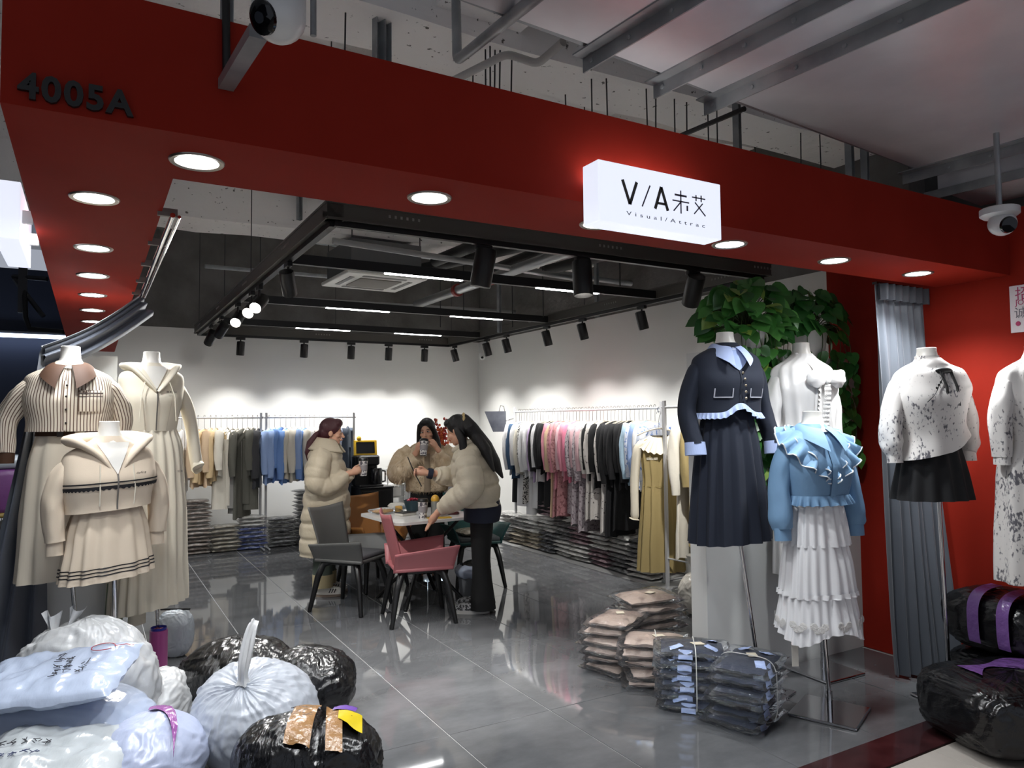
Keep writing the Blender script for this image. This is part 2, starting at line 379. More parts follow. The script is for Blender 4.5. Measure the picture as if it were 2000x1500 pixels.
lamp('POINT', 'lamp', (-.18, .075, .03), 1.0, sg, (1, .97, .95), radius=.02); lamp('POINT', 'lamp', (.18, .075, .03), 1.0, sg, (1, .97, .95), radius=.02); lamp('POINT', 'lamp', (0, .075, .06), 1.0, sg, (1, .97, .95), radius=.02)
[MB().box((x, .073, 0), (.02, .05, .12)).build('bracket', m_black, sg, smooth=False) for x in (-.24, .24)]
s2 = thing('shop_sign', 'lit white blank side of the box sign on the left fascia', 'sign', (XL0 - .077, 3.62, 2.39))
MB().rbox((0, 0, 0), (.085, .60, .222), .003, seg=1).build('light_box', m_sign, s2, smooth=False)
[MB().box((.06, y, 0), (.035, .02, .05)).build('bracket', m_white, s2, smooth=False) for y in (-.2, .2)]
lamp('POINT', 'lamp', (.052, 0, .0), 1.2, s2, (1, .97, .95), radius=.008)
# room number
me = text_mesh('4005A', .092, .006, 1.12, bold=.0028); me.materials.append(m_black)
o = tag(inst('room_number', me, None, (-.172, YF0 - .008, 2.405), (PI / 2, 0, 0)), 'black raised letters 4005A on the red fascia', 'lettering')
xs = [v.co.x for v in me.vertices]; o.scale = (.262 / (max(xs) - min(xs)), 1, 1)
# ------------------------------------------------------------------ track frame hung under the ceiling
FX0, FX1, FY0, FY1, FZ = 1.12, 4.46, 3.86, 9.52, 2.655
tf = thing('lighting_frame', 'large dark grey rectangular trunking frame hanging below the ceiling', 'light frame', (0, 0, 0))
def trunk(p, q, name='trunking'):
    a, b = V(p), V(q); d = b - a; c = (a + b) / 2; th = math.atan2(d.y, d.x); mb = MB()
    T = Matrix.Translation(c) @ Matrix.Rotation(th, 4, 'Z'); L = d.length + .09
    mb.box((0, 0, .05), (L, .09, .085), None, T)
    for s in (-1, 1): mb.box((0, s * .047, .094), (L, .008, .012), None, T); mb.box((0, s * .047, .006), (L, .008, .012), None, T)
    o = mb.build(name, m_trunk, tf, smooth=False)
    mb = MB(); mb.box((0, 0, -.012), (L - .1, .036, .03), None, T); mb.build('track', m_black, o, smooth=False)
    mb = MB()
    for k in range(int(L / 1.5) + 1):
        x = -L / 2 + .35 + 1.45 * k
        for j in range(6):
            for s in (-1, 1): mb.box((x + j * .035, s * .046, .055), (.012, .004, .016), None, T)
    mb.build('slots', M('trunking slot', '#8a8782', .5), o, smooth=False)['kind'] = 'stuff'
    return o
c0, c1, c2, c3 = (FX0, FY0, FZ), (FX1, FY0, FZ), (FX1, FY1, FZ), (FX0, FY1, FZ)
for a, b in ((c0, c1), (c1, c2), (c2, c3), (c3, c0)): trunk(a, b)
for i, (x, y) in enumerate([(1.12, 3.9), (2.8, 3.86), (4.46, 3.9), (1.12, 6.2), (4.46, 6.2), (1.12, 9.5), (4.46, 9.45), (2.8, 9.52)]):
    MB().tube([(x, y, FZ + .09), (x, y, 4.2)], .004, 5).build('hanging_wire', m_dark, tf)
# linear led bars across the frame
m_bar = M('lit led bar', '#ffffff', .5, emit=16)
def barline(y, z, segs, lab):
    t = thing('led_bar', lab, 'light', (0, y, z), 0, 'black linear light bars inside the frame')
    MB().box(((FX0 + FX1) / 2, 0, 0), (FX1 - FX0 - .1, .045, .07)).build('housing', m_black, t, smooth=False)
    for a, b in segs:
        d = MB().box(((a + b) / 2, 0, -.037), (b - a, .034, .008)).build('diffuser', m_bar, t, smooth=False)
barline(5.05, 2.69, [(onY(752, 535, 5.05).x, onY(902, 548, 5.05).x), (onY(1048, 562, 5.05).x, onY(1168, 574, 5.05).x)], 'black light bar with two lit strips nearest the sign end of frame')
barline(6.85, 2.69, [(onY(637, 600, 6.85).x, onY(760, 607, 6.85).x), (onY(880, 617, 6.85).x, onY(980, 624, 6.85).x)], 'middle black light bar of the frame, below the ceiling air unit')
barline(8.5, 2.69, [(onY(578, 638, 8.5).x, onY(683, 644, 8.5).x), (onY(771, 649, 8.5).x, onY(861, 655, 8.5).x)], 'black light bar farthest back in the frame near the back wall')

# track spots
sp_ad = MB().rbox((0, 0, -.018), (.11, .034, .03), .004).mesh('adapter', m_black, smooth=False)
sp_st = MB().tube([(0, 0, -.03), (0, 0, -.10)], .009, 10).mesh('stem', m_black)
hd = MB(); hd.lathe([(.03, .085), (.046, .08), (.048, .07), (.048, -.085), (.044, -.09), (.041, -.075), (.038, -.06)], 28, cap1=False); sp_hd = hd.mesh('head', m_black)
m_lens = M('glowing spot lens', '#fff8ee', .4, emit=22); sp_ln = MB().lathe([(.0, -.062), (.039, -.062)], 24, cap0=False, cap1=False).mesh('lens', m_lens)
m_lens_dim = M('spot lens', '#efe9df', .4, emit=6)
def spot(p, target, lab, w=1., big=1., ang=95, along='X', light=True):
    p = V(p); t = thing('track_spotlight', lab, 'spotlight', (p.x, p.y, FZ - .025), 0, 'black spotlights on the track frame')
    inst('adapter', sp_ad, t, rot=(0, 0, 0 if along == 'X' else PI / 2)); inst('stem', sp_st, t)
    d = (V(target) - V((p.x, p.y, FZ - .16))).normalized(); q = frame_to(d)
    h = inst('head', sp_hd, t, (0, 0, -.135)); h.rotation_mode = 'QUATERNION'; h.rotation_quaternion = q; h.scale = (big,) * 3
    inst('lens', sp_ln, h)
    if light:
        lp = lamp('SPOT', 'lamp', V((0, 0, -.135)) + d * .095 * big, SPOT_W * w, t, (1, .985, .96), d, R_(ang), 1., .03)
    return t
for i, px in enumerate((470, 594, 686, 759, 829)):
    x = onY(px, 660, FY1).x; spot((x, FY1, 0), (x + .03 * (i - 2), YW, -.8), '%s spotlight from the left on the back edge of the frame' % ordn(i), .42, ang=100)
for i, px in enumerate((888, 951, 989, 1068, 1138, 1254)):
    y = onX(px, 650, FX1).y; spot((FX1, y, 0), (XW, y - .05, -.3), '%s spotlight from the back corner along the right edge of frame' % ordn(i), .46, ang=104, along='Y')
for i, (px, tg, w) in enumerate(((563, (1.9, 6.4, .1), .5), (507, (.1, 4.4, 1.3), .6), (492, (.2, 4.8, 1.4), .5), (465, (.35, 5.2, 1.3), .4), (433, (.4, 9.9, .9), .2), (412, (.6, 9.9, 1.), .14))):
    y = onX(px, {563: 500, 507: 550, 492: 570, 465: 590, 433: 620, 412: 645}[px], FX0).y
    spot((FX0, y, 0), tg, '%s spotlight from the front along the left edge of the frame' % ordn(i), w, along='Y')
for i, (px, py, tg, w) in enumerate(((944, 480, (1.75, 4.3, 0), 2.2), (1137, 500, (2.7, 3.6, 0), .55), (1354, 530, (4.2, 4.9, 1.0), .8))):
    x = onY(px, py, FY0).x; spot((x, FY0, 0), tg, '%s big spotlight from the left on the front edge of the frame' % ordn(i), w, 1.35, 64)

# ------------------------------------------------------------------ ceiling services
ac = thing('ceiling_air_unit', 'white square four-way air conditioner unit above the light bars', 'air conditioner', (2.52, 7.22, 3.0), R_(2))
m_ac = M('white plastic', '#d9d8d2', .4); m_acg = M('grey grille', '#8f8a83', .6, bump=(220, .6))
MB().rbox((0, 0, .02), (.84, .84, .04), .012).build('panel', m_ac, ac, smooth=False)
MB().rbox((0, 0, -.004), (.44, .44, .012), .004).build('grille', m_acg, ac, smooth=False)
for k in range(4):
    MB().box((0, -.31, -.001), (.46, .05, .006), None, Matrix.Rotation(k * PI / 2, 4, 'Z')).build('louver', M('air louver', '#5f5c58', .5), ac, smooth=False)
mb = MB(); mb.box((0, 0, .2), (.74, .74, .31)); mb.build('body', M('grey steel casing', '#6a6b6c', .45, metal=.6), ac, smooth=False)
[MB().tube([(x, y, .35), (x, y, 1.2)], .006, 6).build('hanger_rod', m_dark, ac) for x in (-.36, .36) for y in (-.36, .36)]
def pipe(pts, r, lab, mat=None, name='pipe', cat='pipe', flanges=(), n=14):
    t = thing(name, lab, cat, (0, 0, 0)); pts = [V(p) for p in pts]; mb = MB(); P = [pts[0]]
    for i in range(1, len(pts) - 1):
        a, b, c = pts[i - 1], pts[i], pts[i + 1]; u = (a - b).normalized(); v = (c - b).normalized(); k = min(r * 2.2, (a - b).length * .4, (c - b).length * .4)
        for s in range(6):
            f = s / 5; P.append((b + u * k) * (1 - f) ** 2 + b * 2 * f * (1 - f) + (b + v * k) * f * f)
    P.append(pts[-1]); mb.tube(P, r, n); mb.build('run', mat or m_galv, t)
    for f in flanges:
        a = pts[0].lerp(pts[1], f); d = (pts[1] - pts[0]).normalized() * .03
        MB().tube([a - d, a + d], r * 1.35, n).build('coupling', M('red coupling', '#8c2a24', .5), t)
    return t
pipe([atD(890, -20, 3.35), atD(893, 118, 3.1), atD(1065, -20, 2.18)], .021, 'grey steel elbow pipe dropping from the ceiling toward the metal duct')
pipe([atD(598, 370, 8.2), atD(488, 370, 8.2)+V((0,0,.6)), atD(492, 455, 8.2), atD(1500, 590, 8.2)][1:], .03, 'thin grey conduit running behind the front of the frame')
pipe([V((3.7, 8.9, 3.1)), V((3.75, 4.1, 3.1))], .055, 'galvanised sprinkler main with red couplings above the frame', M('silver pipe', '#9b9c9d', .35, metal=.7), flanges=(.25, .42))
pipe([onZ(560, 585, 3.1), onZ(1080, 615, 3.1)], .035, 'long silver pipe crossing the dark ceiling above the middle bar', M('silver pipe', '#9b9c9d', .35, metal=.7))
pipe([onZ(400, 520, 3.25), onZ(700, 545, 3.3)], .022, 'thin pipe along the dark concrete above the back wall')
pipe([atD(870, 165, 3.9), atD(990, 105, 3.7), atD(1050, 125, 3.6), atD(1100, 82, 3.4)], .02, 'white painted conduit bent below the slab', M('white conduit', '#b9b7b3', .6))
pipe([atD(612, -10, 3.3), atD(612, 70, 3.3)], .014, 'short grey pipe stub behind the white camera')
pipe([onZ(650, 470, 3.15), onZ(1130, 545, 3.1)], .028, 'silver pipe just above the front light bar', M('silver pipe', '#9b9c9d', .35, metal=.7))
m_blk = M('black rubber duct', '#151515', .6)
for i, (a, b) in enumerate((((740, 545), (1060, 470)), ((850, 510), (1000, 450)), ((930, 540), (1110, 470)), ((1060, 530), (1250, 480)))):
    pipe([onZ(*a, 3.25), onZ(*b, 3.25)], .06, ['wide black insulated hose beside the ceiling air unit', 'short black insulated hose near the front frame edge', 'black insulated hose behind the middle front spotlight', 'black insulated hose behind the lit shop sign'][i], m_blk, 'insulated_hose', 'hose')
# galvanised strut hangers and threaded rods
def ceil_z(x, y):
    for (x0, x1, y0, y1, z) in ((-2, 7.5, 6.95, 7.45, 3.4), (-1.5, 7.5, 3.34, 3.76, 3.6), (1.5, 2.0, -.8, 6.8, 3.7), (3.88, 4.33, 3.8, 7.4, 3.6)):
        if x0 < x < x1 and y0 < y < y1: return z
    return 4.2
def strut(px, py0, py1, dep, lab, w=.04):
    a, b = atD(px, (py0 + py1) / 2, dep), atD(px, py1, dep); b = V((a.x, a.y, b.z)); a = V((a.x, a.y, ceil_z(a.x, a.y) + .01)); c = (a + b) / 2
    t = thing('strut_hanger', lab, 'strut', (c.x, c.y, c.z), R_(20)); L = abs(a.z - b.z); mb = MB()
    mb.box((0, .018, 0), (w, .004, L)); mb.box((-w / 2, 0, 0), (.004, .036, L)); mb.box((w / 2, 0, 0), (.004, .036, L)); mb.build('channel', m_galv, t, smooth=False)
    MB().box((0, 0, L / 2), (w * 2, .06, .006)).build('foot_plate', m_galv, t, smooth=False)
strut(738, -30, 125, 3.7, 'left one of a pair of steel channels above the red fascia')
strut(754, -30, 130, 3.72, 'right one of a pair of steel channels above the red fascia')
strut(443, -30, 120, 3.2, 'dark steel channel beside the white bracket camera')
strut(497, 330, 460, 7.9, 'grey channel hanging in the gap left of the frame')
strut(585, 350, 430, 6.9, 'grey channel hanging by the front corner of the frame')
strut(1165, 470, 620, 8.0, 'pale vertical channel in the dark ceiling behind the sign')
strut(975, 560, 650, 9.0, 'pale vertical channel above the far right light bar')
strut(1440, 225, 300, 4.4, 'grey channel standing above the red fascia near the duct')
strut(1660, 290, 350, 4.4, 'dark channel above the red fascia beneath the metal duct', .06)
strut(1690, 300, 365, 4.4, 'pale channel above the red fascia under the duct end', .05)
rods = [(675, 20, 110), (948, 90, 170), (957, 85, 180), (967, 92, 182), (977, 90, 185), (1000, 100, 190), (900, 140, 170), (924, 135, 165), (1104, 180, 215), (1155, 148, 232), (1184, 150, 238), (1262, 172, 255), (1281, 178, 262), (1317, 190, 270), (1341, 195, 275), (1382, 205, 285), (1400, 212, 290), (1564, 255, 330), (1601, 262, 340), (1472, 300, 315)]
for i, (px, y0, y1) in enumerate(rods):
    a = onZ(px, y0, 4.2)
    for k in range(60):                      # where the line of sight meets the ceiling or one of its beams
        d_ = 2.5 + k * .05; q_ = atD(px, y0, d_)
        if q_.z >= ceil_z(q_.x, q_.y): a = q_; break
    b = V((a.x + rnd.uniform(-.02, .02), a.y, a.z - .75)); a = V((a.x, a.y, ceil_z(a.x, a.y) + .03))
    o = MB().tube([a, (a + b) / 2 + V((rnd.uniform(-.004, .004), 0, 0)), b], .0045, 6).build('threaded_rod', m_dark)
    tag(o, '%s thin dark rod from the left above the red fascia' % ordn(i), 'rod', 'threaded rods above the fascia')
for i, (px, y0, y1, dep) in enumerate(((510, 320, 560, 7.5), (440, 440, 600, 9), (555, 330, 430, 7), (905, 520, 620, 8.5), (1000, 540, 640, 8.8), (1060, 540, 620, 8), (860, 560, 640, 9.2), (1210, 500, 560, 6.5))):
    a = atD(px, y0, dep); b = atD(px, y1, dep); b = V((a.x, a.y, b.z)); a = V((a.x, a.y, ceil_z(a.x, a.y) + .03)); tag(MB().tube([a, b], .006, 5).build('hanging_rod', m_dark), '%s thin rod from the front hanging inside the shop ceiling' % ordn(i), 'rod', 'rods inside the shop ceiling')
# big sheet-metal duct overhead, with flanges
m_sheet = M('galvanised duct sheet', '#d4d5d9', .3, metal=.25, var=(3, '#c6c7cc'), bump=(2.2, .3))
du = thing('air_duct', 'large galvanised air duct overhead in front of the red fascia', 'duct', (0, 0, 0))
ZD = 2.95
e0, e1, e2, e3 = onZ(880, -8, ZD), onZ(1160, 90, ZD), onZ(1400, 182, ZD), onZ(1790, 330, ZD)
ed = (e3 - e1).normalized(); back = V((ed.y, -ed.x, 0))
def duct_sec(a, b, z, d=1.9, h=.55, name='duct_section'):
    mb = MB(); q = [V((p.x, p.y, z)) for p in (a, b, b + back * d, a + back * d)]
    mb.add([tuple(p) for p in q] + [(p.x, p.y, z + h) for p in q], [(0, 1, 2, 3), (7, 6, 5, 4), (0, 4, 5, 1), (1, 5, 6, 2), (2, 6, 7, 3), (3, 7, 4, 0)]); return mb.build(name, m_sheet, du, smooth=False)
duct_sec(e0, e1, ZD); duct_sec(e1 + ed * .004, e2, ZD - .004); duct_sec(e2 + ed * .004, e3, ZD)
MB().tube([V((e0.x, e0.y, ZD + .02)) - back * .012, V((e3.x, e3.y, ZD + .02)) - back * .012], .016, 4).build('edge_lip', m_galv, du, smooth=False)
def flange(p, z, name='flange', L=1.9, h=.05):
    f = MB(); T = Matrix.Translation(V((p.x, p.y, z)) - back * .09) @ Matrix.Rotation(math.atan2(back.y, back.x), 4, 'Z')
    f.box((L / 2, 0, -.003), (L, .055, .006), None, T); f.box((L / 2, .026, -h / 2), (L, .006, h), None, T); o = f.build(name, m_galv, du, smooth=False)
    for k in range(9):
        bb = MB(); bb.lathe([(.009, 0), (.009, .006), (.004, .008)], 8, T=T @ Matrix.Translation((.05 + k * .2, .03, -h / 2)) @ Matrix.Rotation(-PI / 2, 4, 'X')); bb.build('bolt', m_galv, o)
        bb = MB(); bb.lathe([(.009, 0), (.009, .006), (.004, .008)], 8, T=T @ Matrix.Translation((.05 + k * .2, .022, -h / 2)) @ Matrix.Rotation(PI / 2, 4, 'X')); bb.build('bolt', m_galv, o)
    return o
for e in (e1, e2, e3): flange(e, ZD, h=.06)
flange(e1.lerp(e2, .55), ZD - .004, h=.06)
# lower side branch at the right
d2 = thing('air_duct', 'smaller galvanised duct branch hanging at the far right end', 'duct', (0, 0, 0))
g0 = onZ(1832, 372, 2.86); mb = MB(); q = [g0, g0 + ed * .55, g0 + ed * .55 + back * 1.2, g0 + back * 1.2]
mb.add([tuple(p) for p in q] + [(p.x, p.y, 3.2) for p in q], [(0, 1, 2, 3), (7, 6, 5, 4), (0, 4, 5, 1), (1, 5, 6, 2), (2, 6, 7, 3), (3, 7, 4, 0)]); mb.build('duct_section', m_sheet, d2, smooth=False)
T = Matrix.Translation(g0 - back * .05) @ Matrix.Rotation(math.atan2(back.y, back.x), 4, 'Z')
MB().box((.6, 0, -.02), (1.25, .012, .05), None, T).build('flange', m_galv, d2, smooth=False)
tag(MB().tube([onZ(1322, 268, 3.0), onZ(1455, 212, 3.0)], .012, 6).build('steel_angle', m_dark), 'dark steel bar between the duct flange and the red fascia', 'bar')
# bracket camera and dome camera
m_cam = M('white camera shell', '#d4d4d3', .3); m_glass = M('black camera glass', '#08090c', .08)
cm = thing('security_camera', 'white turret camera on a steel bracket fixed to the red fascia', 'camera', (0, 0, 0))
b0 = onY(441, 166, YF0); b1 = atD(505, 62, 1.75); dd_ = b1 - b0
mb = MB(); mb.box((b0 + b1) / 2, (.042, .03, dd_.length), dd_.to_track_quat('Z', 'Y').to_matrix()); mb.build('arm', m_galv, cm, smooth=False)
cc = atD(545, 34, 1.62); mb = MB(); mb.lathe([(.0, .07), (.04, .068), (.058, .05), (.058, .0)], 28, c=cc); mb.ell(cc, (.058, .058, .056), 24, 16); mb.build('turret', m_cam, cm)
ld = (atD(440, 34, 1.5) - cc).normalized(); q = ld.to_track_quat('Z', 'Y').to_matrix().to_4x4()
MB().lathe([(.036, .040), (.036, .052), (.028, .057), (.0, .059)], 24, T=Matrix.Translation(cc) @ q, cap0=False, cap1=False).build('eye_window', m_glass, cm)
MB().lathe([(.012, .058), (.012, .061), (.0, .062)], 16, T=Matrix.Translation(cc) @ q, cap0=False, cap1=False).build('lens', M('grey lens', '#33363c', .2), cm)
MB().box(cc + V((0, 0, .09)), (.12, .12, .03)).build('mount_plate', m_galv, cm, smooth=False)
MB().tube([b0 + V((0, -.012, .02)), b0 + V((-.005, -.02, .25)), b0 + V((0, .05, .5))], .012, 8).build('cable_duct', m_black, cm)
c2_ = thing('security_camera', 'white dome camera under the duct at the right red wall', 'camera', atD(1953, 432, 3.55))
MB().lathe([(.075, .065), (.085, .06), (.085, .03), (.07, .018)], 28).build('base', m_cam, c2_)
MB().ell((0, -.01, -.015), (.062, .062, .058), 24, 14).build('ball', m_cam, c2_)
q = (V((-.55, -.8, -.35))).normalized().to_track_quat('Z', 'Y').to_matrix().to_4x4()
MB().lathe([(.040, .05), (.036, .062), (.0, .066)], 20, c=(0, 0, 0), T=Matrix.Translation((0, -.01, -.015)) @ q, cap0=False, cap1=False).build('eye_window', m_glass, c2_)
MB().tube([(0, 0, .06), (0, 0, .45)], .014, 8).build('drop_rod', m_galv, c2_)
c3_ = thing('security_camera', 'small white camera in the far back corner above the racks', 'camera', (5.11, 9.75, 2.53))
MB().lathe([(.05, .05), (.055, .02), (.05, .0)], 16).build('base', m_cam, c3_); MB().ell((-.01, -.02, -.01), (.045, .045, .045), 14, 10).build('ball', m_cam, c3_)
MB().lathe([(.02, .04), (.0, .05)], 12, T=Matrix.Translation((-.01, -.02, -.01)) @ V((-.5, -1, -.3)).normalized().to_track_quat('Z', 'Y').to_matrix().to_4x4(), cap0=False, cap1=False).build('lens', m_glass, c3_)
MB().box((.06, 0, .02), (.12, .03, .03)).build('arm', m_cam, c3_, smooth=False)
# mall strip light far left
t = thing('strip_light', 'long cool white strip light on the dark wall far left', 'light', onY(50, 656, 12.3)); m_strip = M('cool strip light', '#cfe0ff', .5, emit=5)
MB().box((-1.2, 0, 0), (4.6, .05, .05)).build('tube', m_strip, t, smooth=False); MB().box((-1.2, .1, .05), (4.6, .16, .03)).build('housing', m_black, t, smooth=False)
# dim service clutter beyond the left fascia
t = thing('pipe_bracket', 'dark steel pipe bracket hanging in the gloom left of the fascia', 'bracket', (0, 0, 0))
q0 = atD(45, 540, 9.); MB().box(q0 + V((0, 0, .1)), (.09, .09, 1.1)).build('post', m_dark, t, smooth=False); MB().tube([atD(25, 540, 9.), atD(92, 545, 9.)], .03, 6).build('arm', m_dark, t); MB().tube([atD(28, 545, 9.), atD(85, 618, 9.)], .03, 6).build('brace', m_dark, t)
MB().tube([q0 + V((0, 0, .3)), q0 + V((0, 0, 1.6))], .02, 6).build('rod', m_dark, t)
MB().tube([atD(48, 560, 9.), atD(50, 620, 8.9), atD(58, 642, 8.9), atD(125, 648, 8.9)], .03, 8).build('black_cable', m_blk, t)
# ------------------------------------------------------------------ curtains
m_curt = M('grey satin curtain', '#4f545c', .42, sheen=.3, bump=(30, .08, (1, 1, .15)))
def drape(top, bot, folds, amp, zt, zb, nv=40, seed=0, lean=0.):
    """hanging cloth between plan lines top (a,b) and bottom (a,b), folded across its width"""
    a0, a1 = V(top[0]), V(top[1]); b0, b1 = V(bot[0]), V(bot[1]); nrm = (a1 - a0).normalized(); nrm = V((nrm.y, -nrm.x, 0))
    def fn(u, v):
        p = a0.lerp(a1, u).lerp(b0.lerp(b1, u), v ** 1.3); z = zt + (zb - zt) * v
        ph = noise.noise(V((u * 3, v * .8, seed))) * 3.5 + 2 * PI * folds * u
        f = math.sin(ph) * amp * (.45 + .55 * v) * (.6 + .8 * noise.noise(V((u * 5, seed, v))) ** 2 + .4) + noise.noise(V((u * 11, v * 1.6, seed + 4))) * amp * .9
        return (p.x + nrm.x * f, p.y + nrm.y * f, z)
    return fn
cur = thing('curtain', 'grey satin curtain gathered against the red wall on the right', 'curtain', (0, 0, 0))
t0, t1 = onY(1714, 556, 2.68), onY(1825, 560, 2.68); q0, q1 = onZ(1736, 1312, .02), onZ(1868, 1318, .02)
ta, tb_ = (t0.x, 2.70, 0), (min(t1.x, 4.585), 2.70, 0); ba, bb_ = (4.2, 2.72, 0), (4.58, 2.52, 0)
MB().grid(drape((ta, tb_), (ba, bb_), 7, .028, 2.37, .02, seed=3), 160, 40).build('cloth', m_curt, cur, ang=80)
MB().grid(lambda u, v: (ta[0] + (tb_[0] - ta[0]) * u, 2.665 + math.sin(u * 2 * PI * 7) * .02, 2.375 - .10 * v), 120, 3).build('heading_tape', M('dark grey heading tape', '#3c4047', .6), cur, ang=80)
MB().box(((ta[0] + tb_[0]) / 2, 2.70, 2.379), (tb_[0] - ta[0], .03, .014)).build('rail', m_chrome, cur, smooth=False)
# left curtain: rail under the left fascia edge, cloth pulled aside to the left
cl = thing('curtain', 'dark grey curtain pulled aside from the rail under the left fascia', 'curtain', (0, 0, 0))
MB().tube([(.262, 3.05, 2.372), (.262, 5.12, 2.372)], .010, 8).build('rail', m_chrome, cl); MB().tube([(.285, 3.05, 2.368), (.285, 5.12, 2.368)], .007, 8).build('rail', m_chrome, cl)
for y in (3.07, 3.6, 4.1, 4.6, 5.05): MB().box((.245, y, 2.385), (.07, .018, .03)).build('rail_bracket', M('brown bracket', '#77706b', .5), cl, smooth=False)
P0 = [V((.25, 5.10, 2.365)), V((.335, 5.16, 2.26))]; P1 = [V((-.24, 4.78, 2.0)), V((-.22, 4.9, 1.86))]
def swoop(off, k, amp):
    def fn(u, v):
        a = P0[0].lerp(P0[1], v); b = P1[0].lerp(P1[1], v); p = a.lerp(b, u); p.z -= .035 * math.sin(PI * u)
        f = math.sin(v * 2 * PI * k + off) * amp; return (p.x + f * .5, p.y - off * .012 - f * .9, p.z + f * .25)
    return fn
m_curtd = M('dark grey curtain lining', '#565b66', .5, sheen=.2)
MB().grid(swoop(0, 1.5, .03), 40, 30).build('cloth', m_curtd, cl, ang=80); MB().grid(swoop(2.2, 2.2, .024), 40, 30).build('cloth', m_curtd, cl, ang=80)
MB().tube([P0[0].lerp(P1[0], u) - V((0, .01, .035 * math.sin(PI * u))) for u in [i / 14 for i in range(15)]], .006, 6).build('hem', M('pale curtain hem', '#9a9ca3', .5), cl)
def hang(u, v):
    p = P1[0].lerp(P1[1], u * .8); f = math.sin(u * 2 * PI * 3 + v) * .03; bx = -.62 + .42 * u
    return (p.x + (bx - p.x) * v ** 1.1 + f * .4, p.y + .12 * v + f + .1 * u * v, p.z - (p.z - .04) * v)
MB().grid(hang, 60, 30).build('cloth', m_curtd, cl, ang=80)

# ------------------------------------------------------------------ mannequins and garments
def sgn(x): return -1 if x < 0 else 1
class Prof:
    """stack of super-elliptic sections (z, half width, half depth, centre y, centre x)"""
    def __init__(s, rows, p=2.35, m=44):
        s.p = p; s.rows = catmull([tuple(r) + (0,) * (5 - len(r)) for r in rows], m)
    def at(s, z):
        r = s.rows
        for i in range(len(r) - 1):
            a, b = r[i], r[i + 1]
            if (a[0] - z) * (b[0] - z) <= 0 and a[0] != b[0]:
                t = (z - a[0]) / (b[0] - a[0]); return tuple(x + (y - x) * t for x, y in zip(a, b))
        return r[0] if abs(z - r[0][0]) < abs(z - r[-1][0]) else r[-1]
    def pt(s, row, th, off=0):
        z, a, b, cy, cx = row; c, d = math.cos(th), math.sin(th); e = 2 / s.p
        return V((cx + (a + off) * sgn(c) * abs(c) ** e, cy + (b + off) * sgn(d) * abs(d) ** e, z))
    def front(s, x, z, off=0):
        _, a, b, cy, cx = s.at(z); t = min(.999, abs((x - cx) / (a + off))); return V((x, cy - (b + off) * (1 - t ** s.p) ** (1 / s.p), z))
    def shell(s, n=72, pleat=None, fold=.004, seed=0, off=0, z0=None, z1=None, hem=None, fs=9):
        rings = []; rows = s.rows if z0 is None else [s.at(z0 + (z1 - z0) * i / 5) for i in range(6)]; k = len(rows)
        for i, r in enumerate(rows):
            f = i / (k - 1); q = []
            for j in range(n):
                th = 2 * PI * j / n - PI / 2; p = s.pt(r, th, off)
                if pleat:
                    kk, a0, a1 = pleat[:3]; ph = kk * th + (noise.noise(V((th, seed, f * .7))) * 1.5 if len(pleat) < 4 else 0)
                    am = a0 + (a1 - a0) * f; wv = math.sin(ph) if len(pleat) < 4 else (2 * abs((ph / (2 * PI)) % 1 - .5) * 2 - 1) * (1 if pleat[3] else 1)
                    d = (p - V((r[4], r[3], p.z))); d.z = 0; d = d.normalized() if d.length else V((0, 0, 0)); p = p + d * am * wv
                if fold:
                    d = (p - V((r[4], r[3], p.z))).normalized(); p = p + d * fold * 2 * noise.noise(V((p.x * fs, p.y * fs, p.z * fs * .45 + seed)))
                if hem: p.z += hem(th, f)
                q.append(p)
            rings.append(q)
        return rings
def torso(zs, loose=0., hemz=None, hw=None, hd=None, neck=True, bust=0., wst=1.):
    """female torso rows from the neck base down to hemz; zs = shoulder height"""
    R0 = [(zs + .062, .055, .055), (zs + .045, .072, .064), (zs + .024, .115, .072), (zs + .0, .163, .08), (zs - .03, .182, .088), (zs - .09, .183, .1), (zs - .16, .178, .122), (zs - .26, .158, .108), (zs - .37, .14 * wst, .096), (zs - .48, .168, .114), (zs - .58, .183, .12)]
    out = []
    for z, a, b in R0:
        l = loose * min(1, max(0, (zs - z) / .12)); out.append((z, a + l + (.012 if l else .004), b + l * .8 + (.012 if l else .004) + (bust if abs(z - zs + .16) < .05 else 0), -.005))
    if hemz is not None:
        o2 = [r for r in out if r[0] > hemz + .02]; o2.append((hemz, hw or o2[-1][1], hd or o2[-1][2], -.005)); out = o2
    return out
m_man = M('off-white mannequin', '#dedbd4', .38)
def neck(t, zs, top, cx=0, cy=0):
    mb = MB(); h = top - zs
    mb.lathe([(.082, zs + .02), (.064, zs + .05), (.051, zs + .08), (.047, top - .02), (.047, top - .003), (.044, top)], 28, (cx, cy, 0), 1.0, 1.08); return mb.build('neck', m_man, t, ang=40)
def stand(t, foot, top, size=.32, rz=0., mat=None):
    """square chrome base plate, pole slanting a little to the body"""
    f = V(foot); mb = MB(); mb.rbox((f.x, f.y, .009), (size, size, .014), .0065, (0, 0, rz)); mb.build('base_plate', mat or m_chrome, t, smooth=False)
    mb = MB(); mb.tube([(f.x, f.y, .012), (f.x, f.y, .12)], .016, 14); mb.build('pole_socket', m_chrome, t)
    mb = MB(); mb.tube([(f.x, f.y, .1), top], .0115, 12); mb.build('pole', m_chrome, t)
